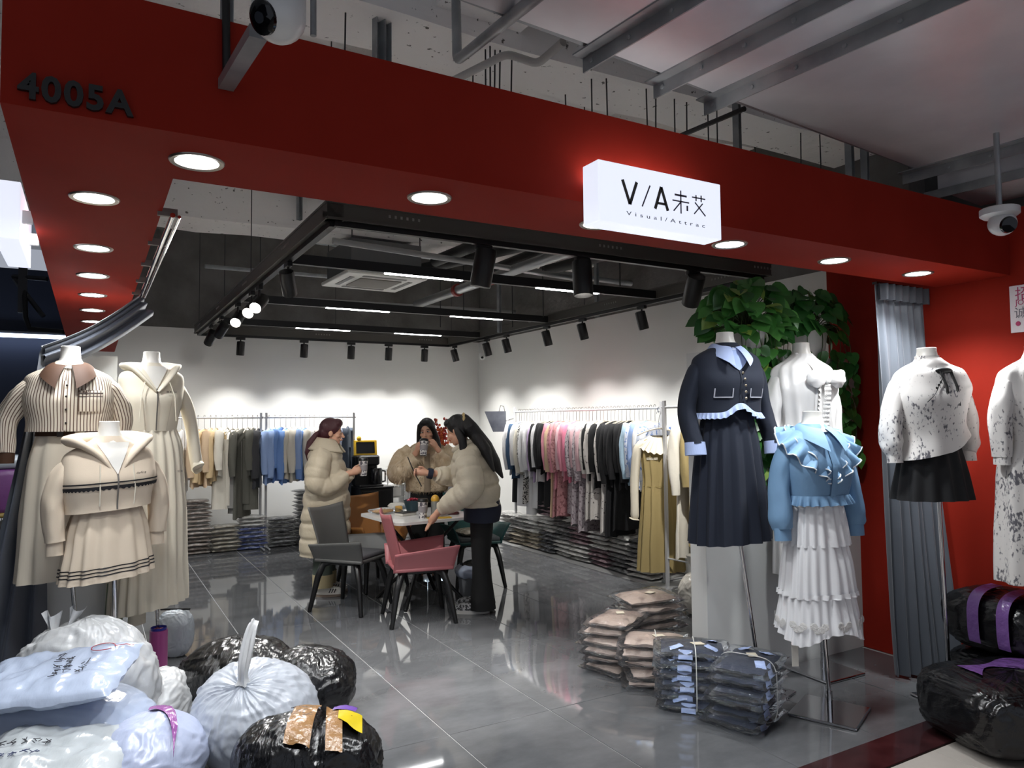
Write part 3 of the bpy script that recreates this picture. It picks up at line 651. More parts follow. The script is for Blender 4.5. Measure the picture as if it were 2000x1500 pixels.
def sleeve(t, pts, radii, mat, seed=0, fold=.10, name='sleeve', n=28, sq=(1, .85), parent=None, m=34):
    pts = [V(p) for p in pts]; radii = list(radii); pts[0] = V((pts[0].x * .78, pts[0].y, pts[0].z - .04)); radii[0] *= .78; pts[1] = V((pts[1].x * .955, pts[1].y, pts[1].z - .022)); radii[1] *= .9
    k = catmull([tuple(p) + (r,) for p, r in zip(pts, radii)], m); P = [V(q[:3]) for q in k]; rr = [q[3] for q in k]; mb = MB()
    mb.tube(P, rr, n, cap=True, sq=sq, fold=lambda f, th: fold * noise.noise(V((math.cos(th) * 1.6, math.sin(th) * 1.6, f * 7 + seed))) * 1.6 + fold * .5 * math.sin(4 * th + 3 * noise.noise(V((f * 4, seed, 0)))))
    return mb.build(name, mat, parent or t, ang=80)
def band(prof, z0, z1, off, mat, name, parent, n=72, fold=0, seed=0, slope=0):
    mb = MB(); mb.loft(prof.shell(n, None, fold, seed, off, z0, z1, (lambda th, f: slope * math.cos(th)) if slope else None)); return mb.build(name, mat, parent, ang=80)
def patch(prof, x0, x1, z0, z1, off, mat, name, parent, nu=10, nv=8, xf=None):
    """cloth patch lying on the front of a garment; xf(v) may give x limits per height"""
    def fn(u, v):
        z = z0 + (z1 - z0) * v; a, b = xf(v) if xf else (x0, x1); return tuple(prof.front(a + (b - a) * u, z, off))
    return MB().grid(fn, nu, nv, size=(abs(x1 - x0), abs(z1 - z0))).build(name, mat, parent, ang=80)
def buttons(prof, x, zsq, mat, parent, r=.006, off=.012, dx=0.):
    me = MB().ell((0, 0, 0), (r, r * .5, r), 10, 6).mesh('button', mat)
    for i, z in enumerate(zsq): inst('button', me, parent, prof.front(x + dx * i, z, off))
def collar(t, zs, mat, w=.1, parent=None, spread=.07, drop=.10, cyo=0., name='collar_wing'):
    """two turned-down shirt collar wings round the neck"""
    for s in (-1, 1):
        def fn(u, v):
            th = PI / 2 * (1 - u) + u * (-PI / 2 + .12)          # from back centre to front
            r0, r1 = .056, .056 + w * (.5 + .35 * u + .5 * u ** 4)
            ix, iy = math.cos(th) * r0, math.sin(th) * r0 * 1.05; z_in = zs + .075 - .028 * u
            ox = math.cos(th) * r1 + spread * max(0, u - .55) * 2.2 * .5; oy = math.sin(th) * r1 * .95 - .012 * u; z_out = zs + .02 - drop * u ** 3.2
            k = v ** .8; return (s * (ix + (ox - ix) * k), cyo + iy + (oy - iy) * k, z_in + (z_out - z_in) * v + .012 * math.sin(PI * v))
        MB().grid(fn, 24, 6).build(name, mat, parent or t, ang=80)
def wave_strip(path, outs, width, k, amp, nu=120, nv=8):
    """gathered ruffle: path and outward directions sampled by u in 0..1"""
    def fn(u, v):
        p, o = V(path(u)), V(outs(u)); w_ = width(u) if callable(width) else width; nn = o.cross(V(path(min(1, u + .01))) - V(path(max(0, u - .01)))); nn.normalize()
        return tuple(p + o * w_ * v + nn * amp * v * math.sin(2 * PI * k * u + 1.2 * noise.noise(V((u * 6, 0, 0)))))
    return fn
def mannequin(label, pos, rz): return thing('mannequin', label, 'mannequin', (pos[0], pos[1], 0), rz)
def loc(t, p):
    """world point -> local point of a thing on the floor"""
    q = Matrix.Rotation(-t.rotation_euler.z, 3, 'Z') @ (V(p) - V(t.location)); return q

# --- 1: striped shirt
m_strp = stripes(M('brown striped cotton', '#dacfbd', .8), .0165, '#6b5547', .32)
m_brown = M('brown cuff cloth', '#472b17', .75); m_cream = M('cream trouser cloth', '#d6cbb8', .8); m_ivory = M('ivory knit', '#dcd4c2', .85); m_beige = M('beige sweat cloth', '#d3c3ae', .9, bump=(300, .05))
t = mannequin('mannequin in a brown striped shirt with brown collar and cream skirt', (-.10, 4.68), R_(-4)); zs = 1.855
pf = Prof(torso(zs, .035, 1.535, .205, .15)); sh = MB().loft(pf.shell(90, None, .006, 2)).build('shirt', m_strp, t, ang=80)
neck(t, zs, 2.0); collar(t, zs, m_brown, .105, sh, .05, .115)
patch(pf, -.016, .016, zs - .05, 1.54, .007, m_strp, 'placket', sh); buttons(pf, 0, (1.78, 1.72, 1.65, 1.58), M('dark button', '#2b211c', .4), sh)
po = patch(pf, .055, .165, 1.755, 1.64, .009, m_strp, 'pocket', sh); patch(pf, .052, .168, 1.742, 1.734, .013, M('dark brown trim', '#3a2a22', .7), 'pocket_trim', po); patch(pf, .052, .168, 1.722, 1.718, .013, MATS['dark brown trim'], 'pocket_trim', po)
me = text_mesh('Bonne', .042, 0); me.transform(Matrix.Shear('XZ', 4, (0, 0))); me.materials.append(MATS['dark brown trim']); inst('embroidery', me, po, pf.front(.062, 1.745, .018), (PI / 2, 0, R_(22)), scale=(.8, .55, 1))
for s, el, wr in ((-1, (-.285, .02, 1.60), (-.285, -.02, 1.42)), (1, (.25, .04, 1.60), (.235, .05, 1.44))):
    sl = sleeve(t, [(s * .165, 0, 1.84), (s * .215, 0, 1.77), el, wr], [.06, .072, .066, .048], m_strp, s, .12, parent=sh)
    MB().tube([V(wr) + V((0, 0, .012)), V(wr) + V((0, -.004, -.05))], [.045, .042], 20, sq=(1, .8)).build('cuff', m_brown, sl)
sk = Prof([(1.56, .15, .1), (1.50, .158, .108), (1.36, .192, .125), (1.1, .215, .14), (.755, .235, .15)]); s_ = MB().loft(sk.shell(90, (9, .001, .012), .004, 5, hem=lambda th, f: .02 * f * math.cos(th))).build('skirt', m_cream, t, ang=80)
MB().loft(sk.shell(60, None, 0, 0, .004, 1.535, 1.51)).build('belt', m_brown, t); MB().box(sk.front(-.03, 1.52, .012), (.03, .008, .026)).build('buckle', M('dark metal buckle', '#3b332e', .3, metal=.8), t, smooth=False)
stand(t, loc(t, (-.02, 4.74, 0)), (.01, .0, .95), .30)
# --- 2: cream corset hoodie with long skirt
t = mannequin('mannequin in an ivory cropped zip hoodie and long ivory skirt', (.325, 5.06), R_(12)); zs = 1.885
pf = Prof(torso(zs, .0, 1.525, .145, .1)); sh = MB().loft(pf.shell(80, None, .003, 8)).build('hoodie', m_ivory, t, ang=80); neck(t, zs, 2.018)
patch(pf, 0, 0, zs + .04, zs - .10, .006, m_man, 'chest', t, 10, 8, lambda v: (-.075 * (1 - v) - .002, .075 * (1 - v) + .002))
def hood(t, zs, mat, par, w=.155, vz=-.11, r=.036):
    pts = [(.004, -.125, zs + vz), (.07, -.105, zs - .04), (w * .8, -.06, zs + .022), (w * .95, .02, zs + .034), (w * .7, .09, zs + .045), (0, .125, zs + .045), (-w * .7, .09, zs + .045), (-w * .95, .02, zs + .034), (-w * .8, -.06, zs + .022), (-.07, -.105, zs - .04), (-.004, -.125, zs + vz)]
    k = catmull(pts, 60); MB().tube(k, [.012 + (r - .012) * min(1, math.sin(PI * i / 59) * 1.5) for i in range(60)], 14, sq=(1, .62), fold=lambda f, th: .18 * math.sin(2 * th + 9 * f)).build('hood', mat, par, ang=80)
hood(t, zs, m_ivory, sh, .15, -.12)
patch(pf, -.004, .004, zs - .10, 1.53, .008, M('steel zip', '#85807a', .4, metal=.7), 'zip', sh)
for s in (-1, 1):
    patch(pf, 0, 0, zs - .14, 1.53, .006, M('ivory seam', '#c9bfae', .8), 'seam', sh, 2, 12, lambda v, s=s: (s * (.09 - .03 * v) - .002, s * (.09 - .03 * v) + .002))
    wr = (s * .275, -.0, 1.33); sleeve(t, [(s * .145, 0, zs - .01), (s * .188, 0, zs - .1), (s * .235, .01, 1.6), wr, (s * .285, -.01, 1.29)], [.045, .05, .045, .042, .05], m_ivory, s + 4, .07, parent=sh)
    MB().tube([(s * .07, -.13, zs - .06), (s * .095, -.15, zs - .15), (s * .105, -.145, zs - .30)], .0028, 6).build('drawstring', m_ivory, sh)
me = text_mesh('REN', .02, 0, 1.2); me.materials.append(M('black print', '#22201f', .7)); inst('print', me, sh, pf.front(.05, zs - .125, .014), (PI / 2, 0, R_(15)), scale=(1.6, .8, 1))
sk = Prof([(1.54, .142, .1), (1.50, .15, .108), (1.4, .175, .125), (1.1, .2, .15), (.8, .21, .16), (.46, .225, .17)]); s_ = MB().loft(sk.shell(110, (22, .004, .012), .005, 3, hem=lambda th, f: .03 * f * math.cos(th))).build('skirt', m_ivory, t, ang=80)
inst('print', me, s_, sk.front(.12, 1.27, .02), (PI / 2, 0, R_(30)))
for k in range(2): MB().tube([(-.05 - .13 * k, .02, .62), (-.055 - .13 * k, .03, .35)], [.05, .06], 18, sq=(1, .6)).build('inner_trouser', [m_ivory, M('sage green cloth', '#74806a', .8)][k], t)
stand(t, loc(t, (.39, 5.08, 0)), (.05, .02, .6), .34, R_(20))
# --- 3: beige hoodie and short skirt, in front
t = mannequin('mannequin in a beige zip hoodie with black lace stripe and short skirt', (.085, 4.30), R_(14)); zs = 1.45
pf = Prof(torso(zs, .03, 1.145, .198, .145)); sh = MB().loft(pf.shell(90, None, .005, 12, hem=lambda th, f: .015 * f * math.cos(th))).build('hoodie', m_beige, t, ang=80); neck(t, zs, 1.587)
patch(pf, 0, 0, zs + .03, zs - .125, .006, m_man, 'chest', t, 10, 8, lambda v: (-.075 * (1 - v) - .002, .075 * (1 - v) + .002))
hood(t, zs, m_beige, sh, .175, -.135, .045)
patch(pf, -.004, .004, zs - .125, 1.15, .009, MATS['steel zip'], 'zip', sh)
m_lace = M('black lace', '#17161a', .8)
band(pf, 1.288, 1.281, .006, m_lace, 'stripe', sh, slope=.012); lc = MB(); rg = pf.shell(220, None, 0, 0, .007, 1.27, 1.252, lambda th, f: .012 * math.cos(th) + (.004 * math.sin(60 * th) * f))
lc.loft(rg).build('lace_stripe', m_lace, sh, ang=80)
me = text_mesh('darling', .022, 0); me.materials.append(m_lace); inst('embroidery', me, sh, pf.front(.085, 1.318, .012), (PI / 2, R_(-4), R_(24)), scale=(1., .8, 1))
for s in (-1, 1):
    el, wr = (s * .245, .0, 1.18), (s * .235 , -.01, 1.0); sl = sleeve(t, [(s * .16, 0, zs - .02), (s * .21, 0, zs - .1), el, wr], [.055, .064, .06, .05], m_beige, s + 7, .07, parent=sh)
    MB().tube([V(wr) + V((0, 0, .005)), V(wr) + V((0, -.003, -.065))], [.036, .038], 18, sq=(1, .75)).build('cuff', m_beige, sl)
    MB().tube([(s * .075, -.14, zs - .08), (s * .08, -.165, zs - .2), (s * .078, -.155, 1.17)], .003, 6).build('drawstring', m_ivory, sh)
sk = Prof([(1.18, .145, .1), (1.14, .15, .108), (1.05, .178, .128), (.95, .19, .14), (.80, .21, .15)]); s_ = MB().loft(sk.shell(110, (14, .003, .01), .004, 21, hem=lambda th, f: .018 * f * math.cos(th))).build('skirt', m_beige, t, ang=80)
for z in (.872, .855, .838): MB().loft(sk.shell(110, (14, .007, .01), .004, 21, .004, z, z - .006, lambda th, f: .016 * math.cos(th))).build('stripe', m_lace, s_, ang=80)
stand(t, loc(t, (.14, 4.38, 0)), (.03, 0, 1.0), .30)
# --- 4: navy jacket
m_nvy = M('navy wool', '#141b2a', .9, bump=(400, .04)); m_ltb = stripes(M('pale blue pinstripe cotton', '#aab9dc', .8), .004, '#93a5cf', .4)
t = mannequin('mannequin in a navy cropped jacket with pale blue cuffs and pleated navy skirt', (3.13, 2.99), R_(-14)); zs = 1.935
pf = Prof(torso(zs, .022, 1.60, .19, .135)); sh = MB().loft(pf.shell(90, None, .003, 31, hem=lambda th, f: .05 * f ** 6 * math.exp(-((th + PI / 2) / .28) ** 2))).build('jacket', m_nvy, t, ang=80); neck(t, zs, 2.06)
patch(pf, 0, 0, zs + .03, zs - .10, .005, m_ltb, 'inner_shirt', sh, 12, 8, lambda v: (-.085 * (1 - v ** 2.2) - .002, .085 * (1 - v ** 2.2) + .002)); collar(t, zs, m_ltb, .085, sh, .05, .10)
patch(pf, -.003, .003, zs - .10, 1.66, .006, M('jacket edge', '#0f1522', .8), 'front_edge', sh); buttons(pf, .012, (1.82, 1.785, 1.75, 1.715, 1.68), M('brass button', '#a59a86', .3, metal=.9), sh, .008, .01, .004)
m_trim = M('grey tweed trim', '#a7a9b4', .9)
for s in (-1, 1):
    fp = patch(pf, s * .055, s * .15, 1.735, 1.685, .008, m_nvy, 'pocket_flap', sh); patch(pf, s * .055, s * .15, 1.689, 1.683, .011, m_trim, 'pocket_trim', fp); [patch(pf, s * x, s * (x + .006), 1.735, 1.685, .011, m_trim, 'pocket_trim', fp) for x in (.052, .147)]
    el, wr = (s * .245, .015, 1.62), (s * (.235 if s < 0 else .27), -.05, 1.42); sl = sleeve(t, [(s * .155, 0, zs - .015), (s * .202, 0, zs - .09), el, wr], [.055, .063, .058, .054], m_nvy, s + 9, .05, parent=sh)
    MB().tube([V(wr) + V((0, 0, .02)), V(wr) + V((0, -.008, -.05))], [.059, .062], 24, sq=(1, .8)).build('cuff', m_ltb, sl)
rf = []
pa = lambda u: pf.pt(pf.at(1.602), -PI / 2 + (u - .5) * 2 * PI * .97, .004) + V((0, 0, .052 * math.exp(-(((u - .5) * 2 * PI) / .3) ** 2)))
MB().grid(wave_strip(pa, lambda u: (pf.pt(pf.at(1.602), -PI / 2 + (u - .5) * 2 * PI * .97) * .25 + V((0, 0, -1))).normalized() if 0 else V((math.cos(-PI / 2 + (u - .5) * 6) * .35, math.sin(-PI / 2 + (u - .5) * 6) * .35, -1)), .034, 34, .008, 240, 4), 240, 4).build('ruffle', m_ltb, sh, ang=80)
sk = Prof([(1.62, .14, .098), (1.55, .15, .106), (1.38, .18, .13), (1.15, .205, .15), (.885, .225, .168)]); MB().loft(sk.shell(168, (15, .003, .016, 1), .002, 31, hem=lambda th, f: .012 * f * math.cos(th))).build('skirt', m_nvy, t, ang=60)
stand(t, loc(t, (3.33, 2.98, 0)), (.06, .04, 1.1), .30, R_(30))
# --- 5: white bow blouse, behind
m_wht = M('white blouse cotton', '#dcdad8', .8)
t = mannequin('mannequin in a white blouse with a big bow, in front of the plants', (3.83, 3.03), R_(-10)); zs = 1.90
pf = Prof(torso(zs, .03, 1.35, .20, .125)); sh = MB().loft(pf.shell(120, (13, .0, .010), .009, 41)).build('blouse', m_wht, t, ang=80); neck(t, zs, 2.035)
patch(pf, 0, 0, zs + .045, zs - .09, .007, m_man, 'chest', t, 10, 8, lambda v: (-.05 * (1 - v) - .002, .05 * (1 - v) + .002))
for s in (-1, 1):
    MB().tube(catmull([(s * .008 + .03, -.165, zs - .105), (s * .05 + .03, -.185, zs - .095), (s * .10 + .03, -.18, zs - .10), (s * .135 + .03, -.16, zs - .115)], 14), [.014, .022, .032, .04, .046, .05, .052, .053, .052, .05, .046, .04, .03, .012], 16, sq=(1, .5), up=(0, 1, 0), fold=lambda f, th: .16 * math.sin(5 * th + 4 * f)).build('bow_loop', m_wht, sh, ang=80)
    MB().grid(lambda u, v, s=s: (s * (.012 + .03 * u) + s * .035 * v + .01, -.155 - .012 * math.sin(3 * PI * u), zs - .11 - .34 * v), 10, 14).build('bow_tail', m_wht, sh, ang=80)
    MB().tube([(s * .055, -.02, zs + .065), (s * .05, -.07, zs + .02), (s * .015, -.13, zs - .09)], [.014, .018, .016], 10, sq=(1, .5)).build('neck_tie', m_wht, sh)
    el, wr = (s * .23, .01, 1.6), (s * .235, -.0, 1.38); sleeve(t, [(s * .15, 0, zs - .01), (s * .198, 0, zs - .09), el, wr], [.05, .06, .066, .05], m_wht, s + 19, .10, parent=sh)
MB().ell((.03, -.178, zs - .105), (.022, .02, .026), 12, 8).build('bow_knot', m_wht, sh)
for s in (-1, 1): MB().grid(wave_strip(lambda u, s=s: pf.front(.012 * s, zs - .12 - .42 * u, .01), lambda u, s=s: (s * .8, -.5, 0), .04, 16, .006, 120, 3), 120, 3).build('lace_ruffle', M('white lace', '#e4e2df', .9, bump=(200, .5)), sh, ang=80)
sk = Prof([(1.40, .15, .105), (1.2, .2, .13), (.62, .21, .14)]); MB().loft(sk.shell(80, (12, .002, .012), .004, 43)).build('skirt', m_wht, t, ang=80)
stand(t, loc(t, (3.95, 3.03, 0)), (.04, 0, .75), .34, R_(8))
# --- 6: light blue ruffle blouse with white tiered skirt
m_blu = M('dusty blue cotton', '#6f93b5', .7, bump=(40, .05)); m_pip = M('white piping', '#dfe3e6', .7)
t = mannequin('mannequin in a light blue ruffled blouse and white tiered skirt', (3.36, 2.60), R_(-12)); zs = 1.475
pf = Prof(torso(zs, .02, 1.16, .18, .125)); sh = MB().loft(pf.shell(90, None, .005, 51)).build('blouse', m_blu, t, ang=80); neck(t, zs, 1.605)
patch(pf, -.016, .016, zs - .05, 1.16, .007, m_blu, 'placket', sh); collar(t, zs, m_blu, .095, sh, .05, .10)
for s in (-1, 1):
    for layer in (0, 1):
        path = lambda u, s=s, l=layer: V(catmull([(s * .02, .10, zs + .045), (s * (.12 - .03 * l), .03, zs + .045), (s * (.14 - .05 * l), -.07, zs - .01), (s * (.085 - .05 * l), -.13, zs - .10), (s * .012, -.14, zs - (.21 if l == 0 else .19))], 41)[int(u * 40)])
        outs = lambda u, s=s: (V((s * (1 - .75 * u ** 2), .35 * (1 - 2 * u), -.25 - .75 * u ** 1.5))).normalized()
        wd = (lambda u: .095 * (.55 + .6 * math.sin(PI * min(1, u * 1.05))) * (1 - .55 * max(0, u - .75) * 4 * .5)) if layer == 0 else (lambda u: .07 * (.5 + .5 * math.sin(PI * u)))
        g = wave_strip(path, outs, wd, 7 if layer == 0 else 5, .024); r_ = MB().grid(g, 40, 8).build('ruffle', m_blu, sh, ang=80)
        MB().tube([g(i / 40, 1) for i in range(41)], .0035, 6).build('piping', m_pip, r_)
    el, wr = (s * .225, .0, 1.22), (s * .235, -.03, .99); sl = sleeve(t, [(s * .15, 0, zs - .01), (s * .195, 0, zs - .08), el, (s * .235, -.02, 1.05), wr], [.05, .06, .058, .066, .05], m_blu, s + 29, .07, parent=sh)
    MB().tube([V(wr) + V((0, 0, .01)), V(wr) + V((0, -.005, -.055))], [.047, .046], 20, sq=(1, .75)).build('cuff', m_blu, sl)
MB().grid(wave_strip(lambda u: pf.pt(pf.at(1.165), 2 * PI * u - PI / 2, .002), lambda u: V((math.cos(2 * PI * u - PI / 2) * .35, math.sin(2 * PI * u - PI / 2) * .35, -1)), .05, 24, .012, 220, 5), 220, 5).build('hem_ruffle', m_blu, sh, ang=80)
tiers = [[(1.16, .135, .095), (1.08, .15, .11), (.90, .172, .128)], [(.91, .165, .122), (.80, .182, .138), (.64, .195, .148)], [(.65, .19, .144), (.55, .205, .155), (.435, .222, .168)]]
m_wsk = M('white sheer skirt cotton', '#e6e6e8', .8)
skr = None
for i, r in enumerate(tiers):
    q = Prof(r, m=16); o = MB().loft(q.shell(150, (20 + 3 * i, .003, .011), .004, 60 + i, hem=lambda th, f, i=i: (.03 * math.sin(3 * th) * f if i == 2 else 0))).build('skirt_tier', m_wsk, t, ang=80)
    if i == 1: MB().loft(q.shell(120, (23, .008, .011), .004, 61, .008, .665, .635)).build('tuck', m_wsk, o, ang=80)
    if i == 2:
        for j in range(11):
            th = 2 * PI * j / 11 + .2; p = q.pt(q.at(.50), th, .012); lc = MB()
            for a_ in range(4): lc.lathe([(.006, -.002), (.016, .001), (.02, -.001)], 8, T=Matrix.Translation(p + V((math.cos(th + PI / 2) * .018 * (a_ - 1.5), math.sin(th + PI / 2) * .018 * (a_ - 1.5), .012 * math.cos(a_ * 2.2)))) @ Matrix.Rotation(th, 4, 'Z') @ Matrix.Rotation(PI / 2, 4, 'Y'))
            lc.build('lace_flower', MATS['white lace'], o)
stand(t, loc(t, (3.43, 2.60, 0)), (.03, .0, .5), .34, R_(35))
tag(MB().box((3.22, 2.64, .33), (.035, .004, .12), (0, 0, R_(-25))).build('hang_tag', M('white card', '#dcd7cc', .7), None, smooth=False), 'white paper hang tag dangling under the white tiered skirt', 'tag')
# --- 7: ink print blouse with black skirt
m_inkp = blotch(M('ink bamboo print chiffon', '#d6d2ce', .8), 60, '#626066', .57, .67, (1.4, 1.4, .7), 6.0); m_blk2 = M('black skirt cloth', '#0c0c0f', .85)
t = mannequin('mannequin in a white ink-print blouse with black bow and black skirt', (3.96, 2.32), R_(-16)); zs = 1.825
pf = Prof(torso(zs, .035, 1.36, .205, .145)); sh = MB().loft(pf.shell(90, None, .008, 71, hem=lambda th, f: .11 * f * f * math.cos(th) * (1 if math.cos(th) > 0 else .4) + .02 * f)).build('blouse', m_inkp, t, ang=80); neck(t, zs, 1.945)
MB().lathe([(.062, zs + .035), (.06, zs + .075)], 28, (0, 0, 0), cap0=False, cap1=False).build('stand_collar', m_inkp, sh)
m_bow = M('black ribbon', '#0a0a0b', .6)
MB().ell((.0, -.112, zs - .012), (.055, .016, .018), 14, 8).build('bow', m_bow, sh)
for x in (-.035, -.025, .03, .04): MB().tube([(x, -.12, zs - .015), (x + .004, -.155, zs - .1), (x + rnd.uniform(-.005, .01), -.162, zs - .20)], .0035, 6).build('ribbon_tail', m_bow, sh)
MB().tube([pf.front(-.005 - .14 * u, zs - .03 - .15 * u, .006) for u in [i / 12 for i in range(13)]], .0025, 6).build('diagonal_edge', m_bow, sh); buttons(pf, -.05, (zs - .075, zs - .09, zs - .105), m_bow, sh, .007, .01, -.018)
for s in (-1, 1):
    el, wr = (s * .245, .0, 1.56), (s * .24, -.01, 1.37); sl = sleeve(t, [(s * .155, 0, zs - .01), (s * .2, 0, zs - .08), el, (s * .25, 0, 1.43), wr], [.052, .064, .062, .062, .044], m_inkp, s + 39, .09, parent=sh)
    MB().tube([V(wr) + V((0, 0, .01)), V(wr) + V((0, -.003, -.045))], [.043, .044], 18, sq=(1, .75)).build('cuff', m_inkp, sl)
sk = Prof([(1.52, .14, .1), (1.42, .155, .112), (1.3, .182, .13), (1.125, .215, .155)]); MB().loft(sk.shell(130, (14, .002, .010), .003, 77)).build('skirt', m_blk2, t, ang=80)
stand(t, loc(t, (4.13, 2.36, 0)), (.10, .06, 1.2), .28)
# --- 8: mannequin cut by the right picture edge
t = mannequin('mannequin in a grey ink-print dress at the far right picture edge', (4.275, 1.93), R_(-20)); zs = 1.82
pf = Prof(torso(zs, .02, .72, .24, .17)); sh = MB().loft(pf.shell(90, (10, .0, .014), .005, 81)).build('dress', m_inkp, t, ang=80); neck(t, zs, 1.94)
for s in (-1, 1):
    wr = (s * .23, -.0, 1.36); sl = sleeve(t, [(s * .15, 0, zs - .01), (s * .195, 0, zs - .08), (s * .228, 0, 1.56), wr], [.05, .062, .06, .048], m_inkp, s + 49, .09, parent=sh)
    MB().tube([V(wr) + V((0, 0, .01)), V(wr) + V((0, 0, -.04))], [.044, .044], 18, sq=(1, .75)).build('cuff', m_inkp, sl)
stand(t, (.02, 0, 0), (.0, .0, 1.0), .28)
# poster on the red wall
ps = thing('wall_poster', 'white recruitment poster with magenta lettering on the red wall', 'poster', (XR - .004, 2.0, 2.11))
pt_, pb_ = onX(1972, 560, XR), onX(1982, 650, XR); yl = pt_.y
ps.location = (XR - .004, yl, 0)
MB().box((0, -.16, (pt_.z + pb_.z) / 2), (.004, .32, pt_.z - pb_.z)).build('sheet', M('poster paper', '#d8d2d4', .6), ps, smooth=False)
m_mag = M('magenta print', '#a8325f', .6); m_gry = M('grey print', '#6c6870', .6); H = pt_.z - pb_.z
def pr_text(s, size, y, z, m, sp=1., sx=1.):
    me = text_mesh(s, size, .0003, sp); me.materials.append(m); inst('print', me, ps, (-.0035, y, z), (PI / 2, 0, -PI / 2), scale=(sx, 1, 1))
pr_text('招聘', .085, -.028, pt_.z - .30 * H, m_mag); pr_text('JOIN US', .042, -.03, pt_.z - .42 * H, m_mag); pr_text('诚聘', .07, -.02, pt_.z - .68 * H, m_gry)
MB().ell((-.004, -.04, pb_.z + .05), (.001, .014, .014), 10, 6).build('print', m_mag, ps)
# ------------------------------------------------------------------ clothes racks
def rack(label, a, b, z, post=.012, sq=True):
    a, b = V(a), V(b); t = thing('clothes_rack', label, 'clothes rack', (0, 0, 0)); d = (b - a).normalized(); nn = V((d.y, -d.x, 0))
    MB().tube([a - d * .03 + V((0, 0, z)), b + d * .03 + V((0, 0, z))], .0125, 12).build('rail', m_rack, t)
    for p in (a, b):
        MB().box((p.x, p.y, (z + .05) / 2 + .01), (.026, .026, z + .05)).build('post', m_rack, t, smooth=False)
        c = p; MB().box((c.x, c.y, .016), (.045, .045, .032)).build('foot', m_rack, t, smooth=False)
        q = p + nn * .26; MB().tube([p + V((0, 0, .02)), q + V((0, 0, .02))], .011, 8).build('foot_bar', m_rack, t)
    MB().tube([a + V((0, 0, .30)), b + V((0, 0, .30))], .008, 8).build('lower_bar', m_rack, t)
    return t
XRK, ZRK = 4.80, 1.675; YBK, ZBK = 9.56, 1.632
rack('chrome rail rack along the right wall, full of pink and black garments', (XRK, 5.42, 0), (XRK, 8.25, 0), ZRK)
rack('chrome rail rack on the right nearest the plants, holding the khaki dress', (4.68, 3.75, 0), (4.575, 5.13, 0), ZRK)
rack('chrome rail rack on the back wall with beige and grey clothes', (.40, YBK, 0), (1.86, YBK, 0), ZBK)
rack('chrome rail rack on the back wall with blue and white shirts', (1.925, YBK, 0), (3.06, YBK, 0), ZBK)
# hanger and garment meshes; origin at the rail, hanger along local X
m_wire = M('hanger wire', '#77726c', .35, metal=.8); m_wood = M('pale hanger', '#c0b8a8', .5)
hk = MB(); hk.tube([(-.02, 0, -.004), (-.016, 0, .014), (0, 0, .02), (.016, 0, .014), (.018, 0, -.002), (.004, 0, -.03), (0, 0, -.075), (0, 0, -.14)], .0023, 6); HOOK = hk.mesh('hook', m_wire)
hb = MB(); hb.tube(catmull([(-.205, 0, -.205), (-.12, 0, -.168), (0, 0, -.14), (.12, 0, -.168), (.205, 0, -.205)], 15), .007, 8, sq=(1, 1)); HBAR = hb.mesh('hanger_bar', m_wood)
HZ = -.135
def top_mesh(L, w, hemw, seed, thick=.028, nz=26):
    rows = catmull([(HZ - .01, .05, thick * .7), (HZ - .03, .11, thick * .9), (HZ - .06, w * .95, thick), (HZ - .10, w, thick), (HZ - .3, w * .93, thick * 1.15), (HZ - L, hemw, thick * 1.25)], nz); rings = []
    for z, a, b in rows:
        q = []
        for j in range(30):
            th = 2 * PI * j / 30; c, s = math.cos(th), math.sin(th); f = max(0, (HZ - z) / L)
            q.append((a * sgn(c) * abs(c) ** .7, b * s + .012 * f * math.sin(a * c * 46 + seed) + .008 * noise.noise(V((a * c * 9, seed, z * 6))), z + .012 * f * math.sin(3 * th + seed)))
        rings.append(q)
    return MB().loft(rings, True, False).mesh('garment_body', m_wht, ang=80)
def sleeve_mesh(L, r, seed, s):
    k = catmull([(s * .175, 0, HZ - .045), (s * .215, 0, HZ - .12), (s * .232, .004, HZ - .3), (s * .236, -.01, HZ - L)], 16)
    return MB().tube(k, [r * .75, r] + [r * 1.02] * 11 + [r * .9, r * .8, r * .72], 14, sq=(.95, .72), fold=lambda f, th: .12 * math.sin(3 * th + 9 * f + seed) + .1 * noise.noise(V((math.cos(th), f * 6, seed)))).mesh('sleeve', m_wht, ang=80)
def leg_mesh(L0, L1, seed, s, flare=1.):
    k = [(s * (.06 + .01 * i / 11 * flare), .0, HZ - L0 - (L1 - L0) * i / 11) for i in range(12)]
    return MB().tube(k, [.065 + .012 * flare * i / 11 for i in range(12)], 16, sq=(1, .42), fold=lambda f, th: .16 * math.sin(3 * th + seed + 2 * f)).mesh('trouser_leg', m_wht, ang=80)
TOPS = [top_mesh(.66, .185, .20, 1), top_mesh(.62, .18, .19, 5), top_mesh(.72, .185, .22, 9)]
DRES = [top_mesh(1.12, .18, .23, 3, .032, 34), top_mesh(1.02, .18, .21, 13, .03, 34)]
VEST = [top_mesh(.45, .17, .16, 17)]
SLV = {s: [sleeve_mesh(.60, .056, 1, s), sleeve_mesh(.54, .052, 4, s)] for s in (-1, 1)}
LEG = {s: [leg_mesh(.30, 1.12, 2, s), leg_mesh(.30, 1.05, 6, s, 2.)] for s in (-1, 1)}
FAB = {}
def fab(name, col, **k):
    FAB[name] = M('fabric ' + name, col, .85, bump=(35, .12), **k); return FAB[name]
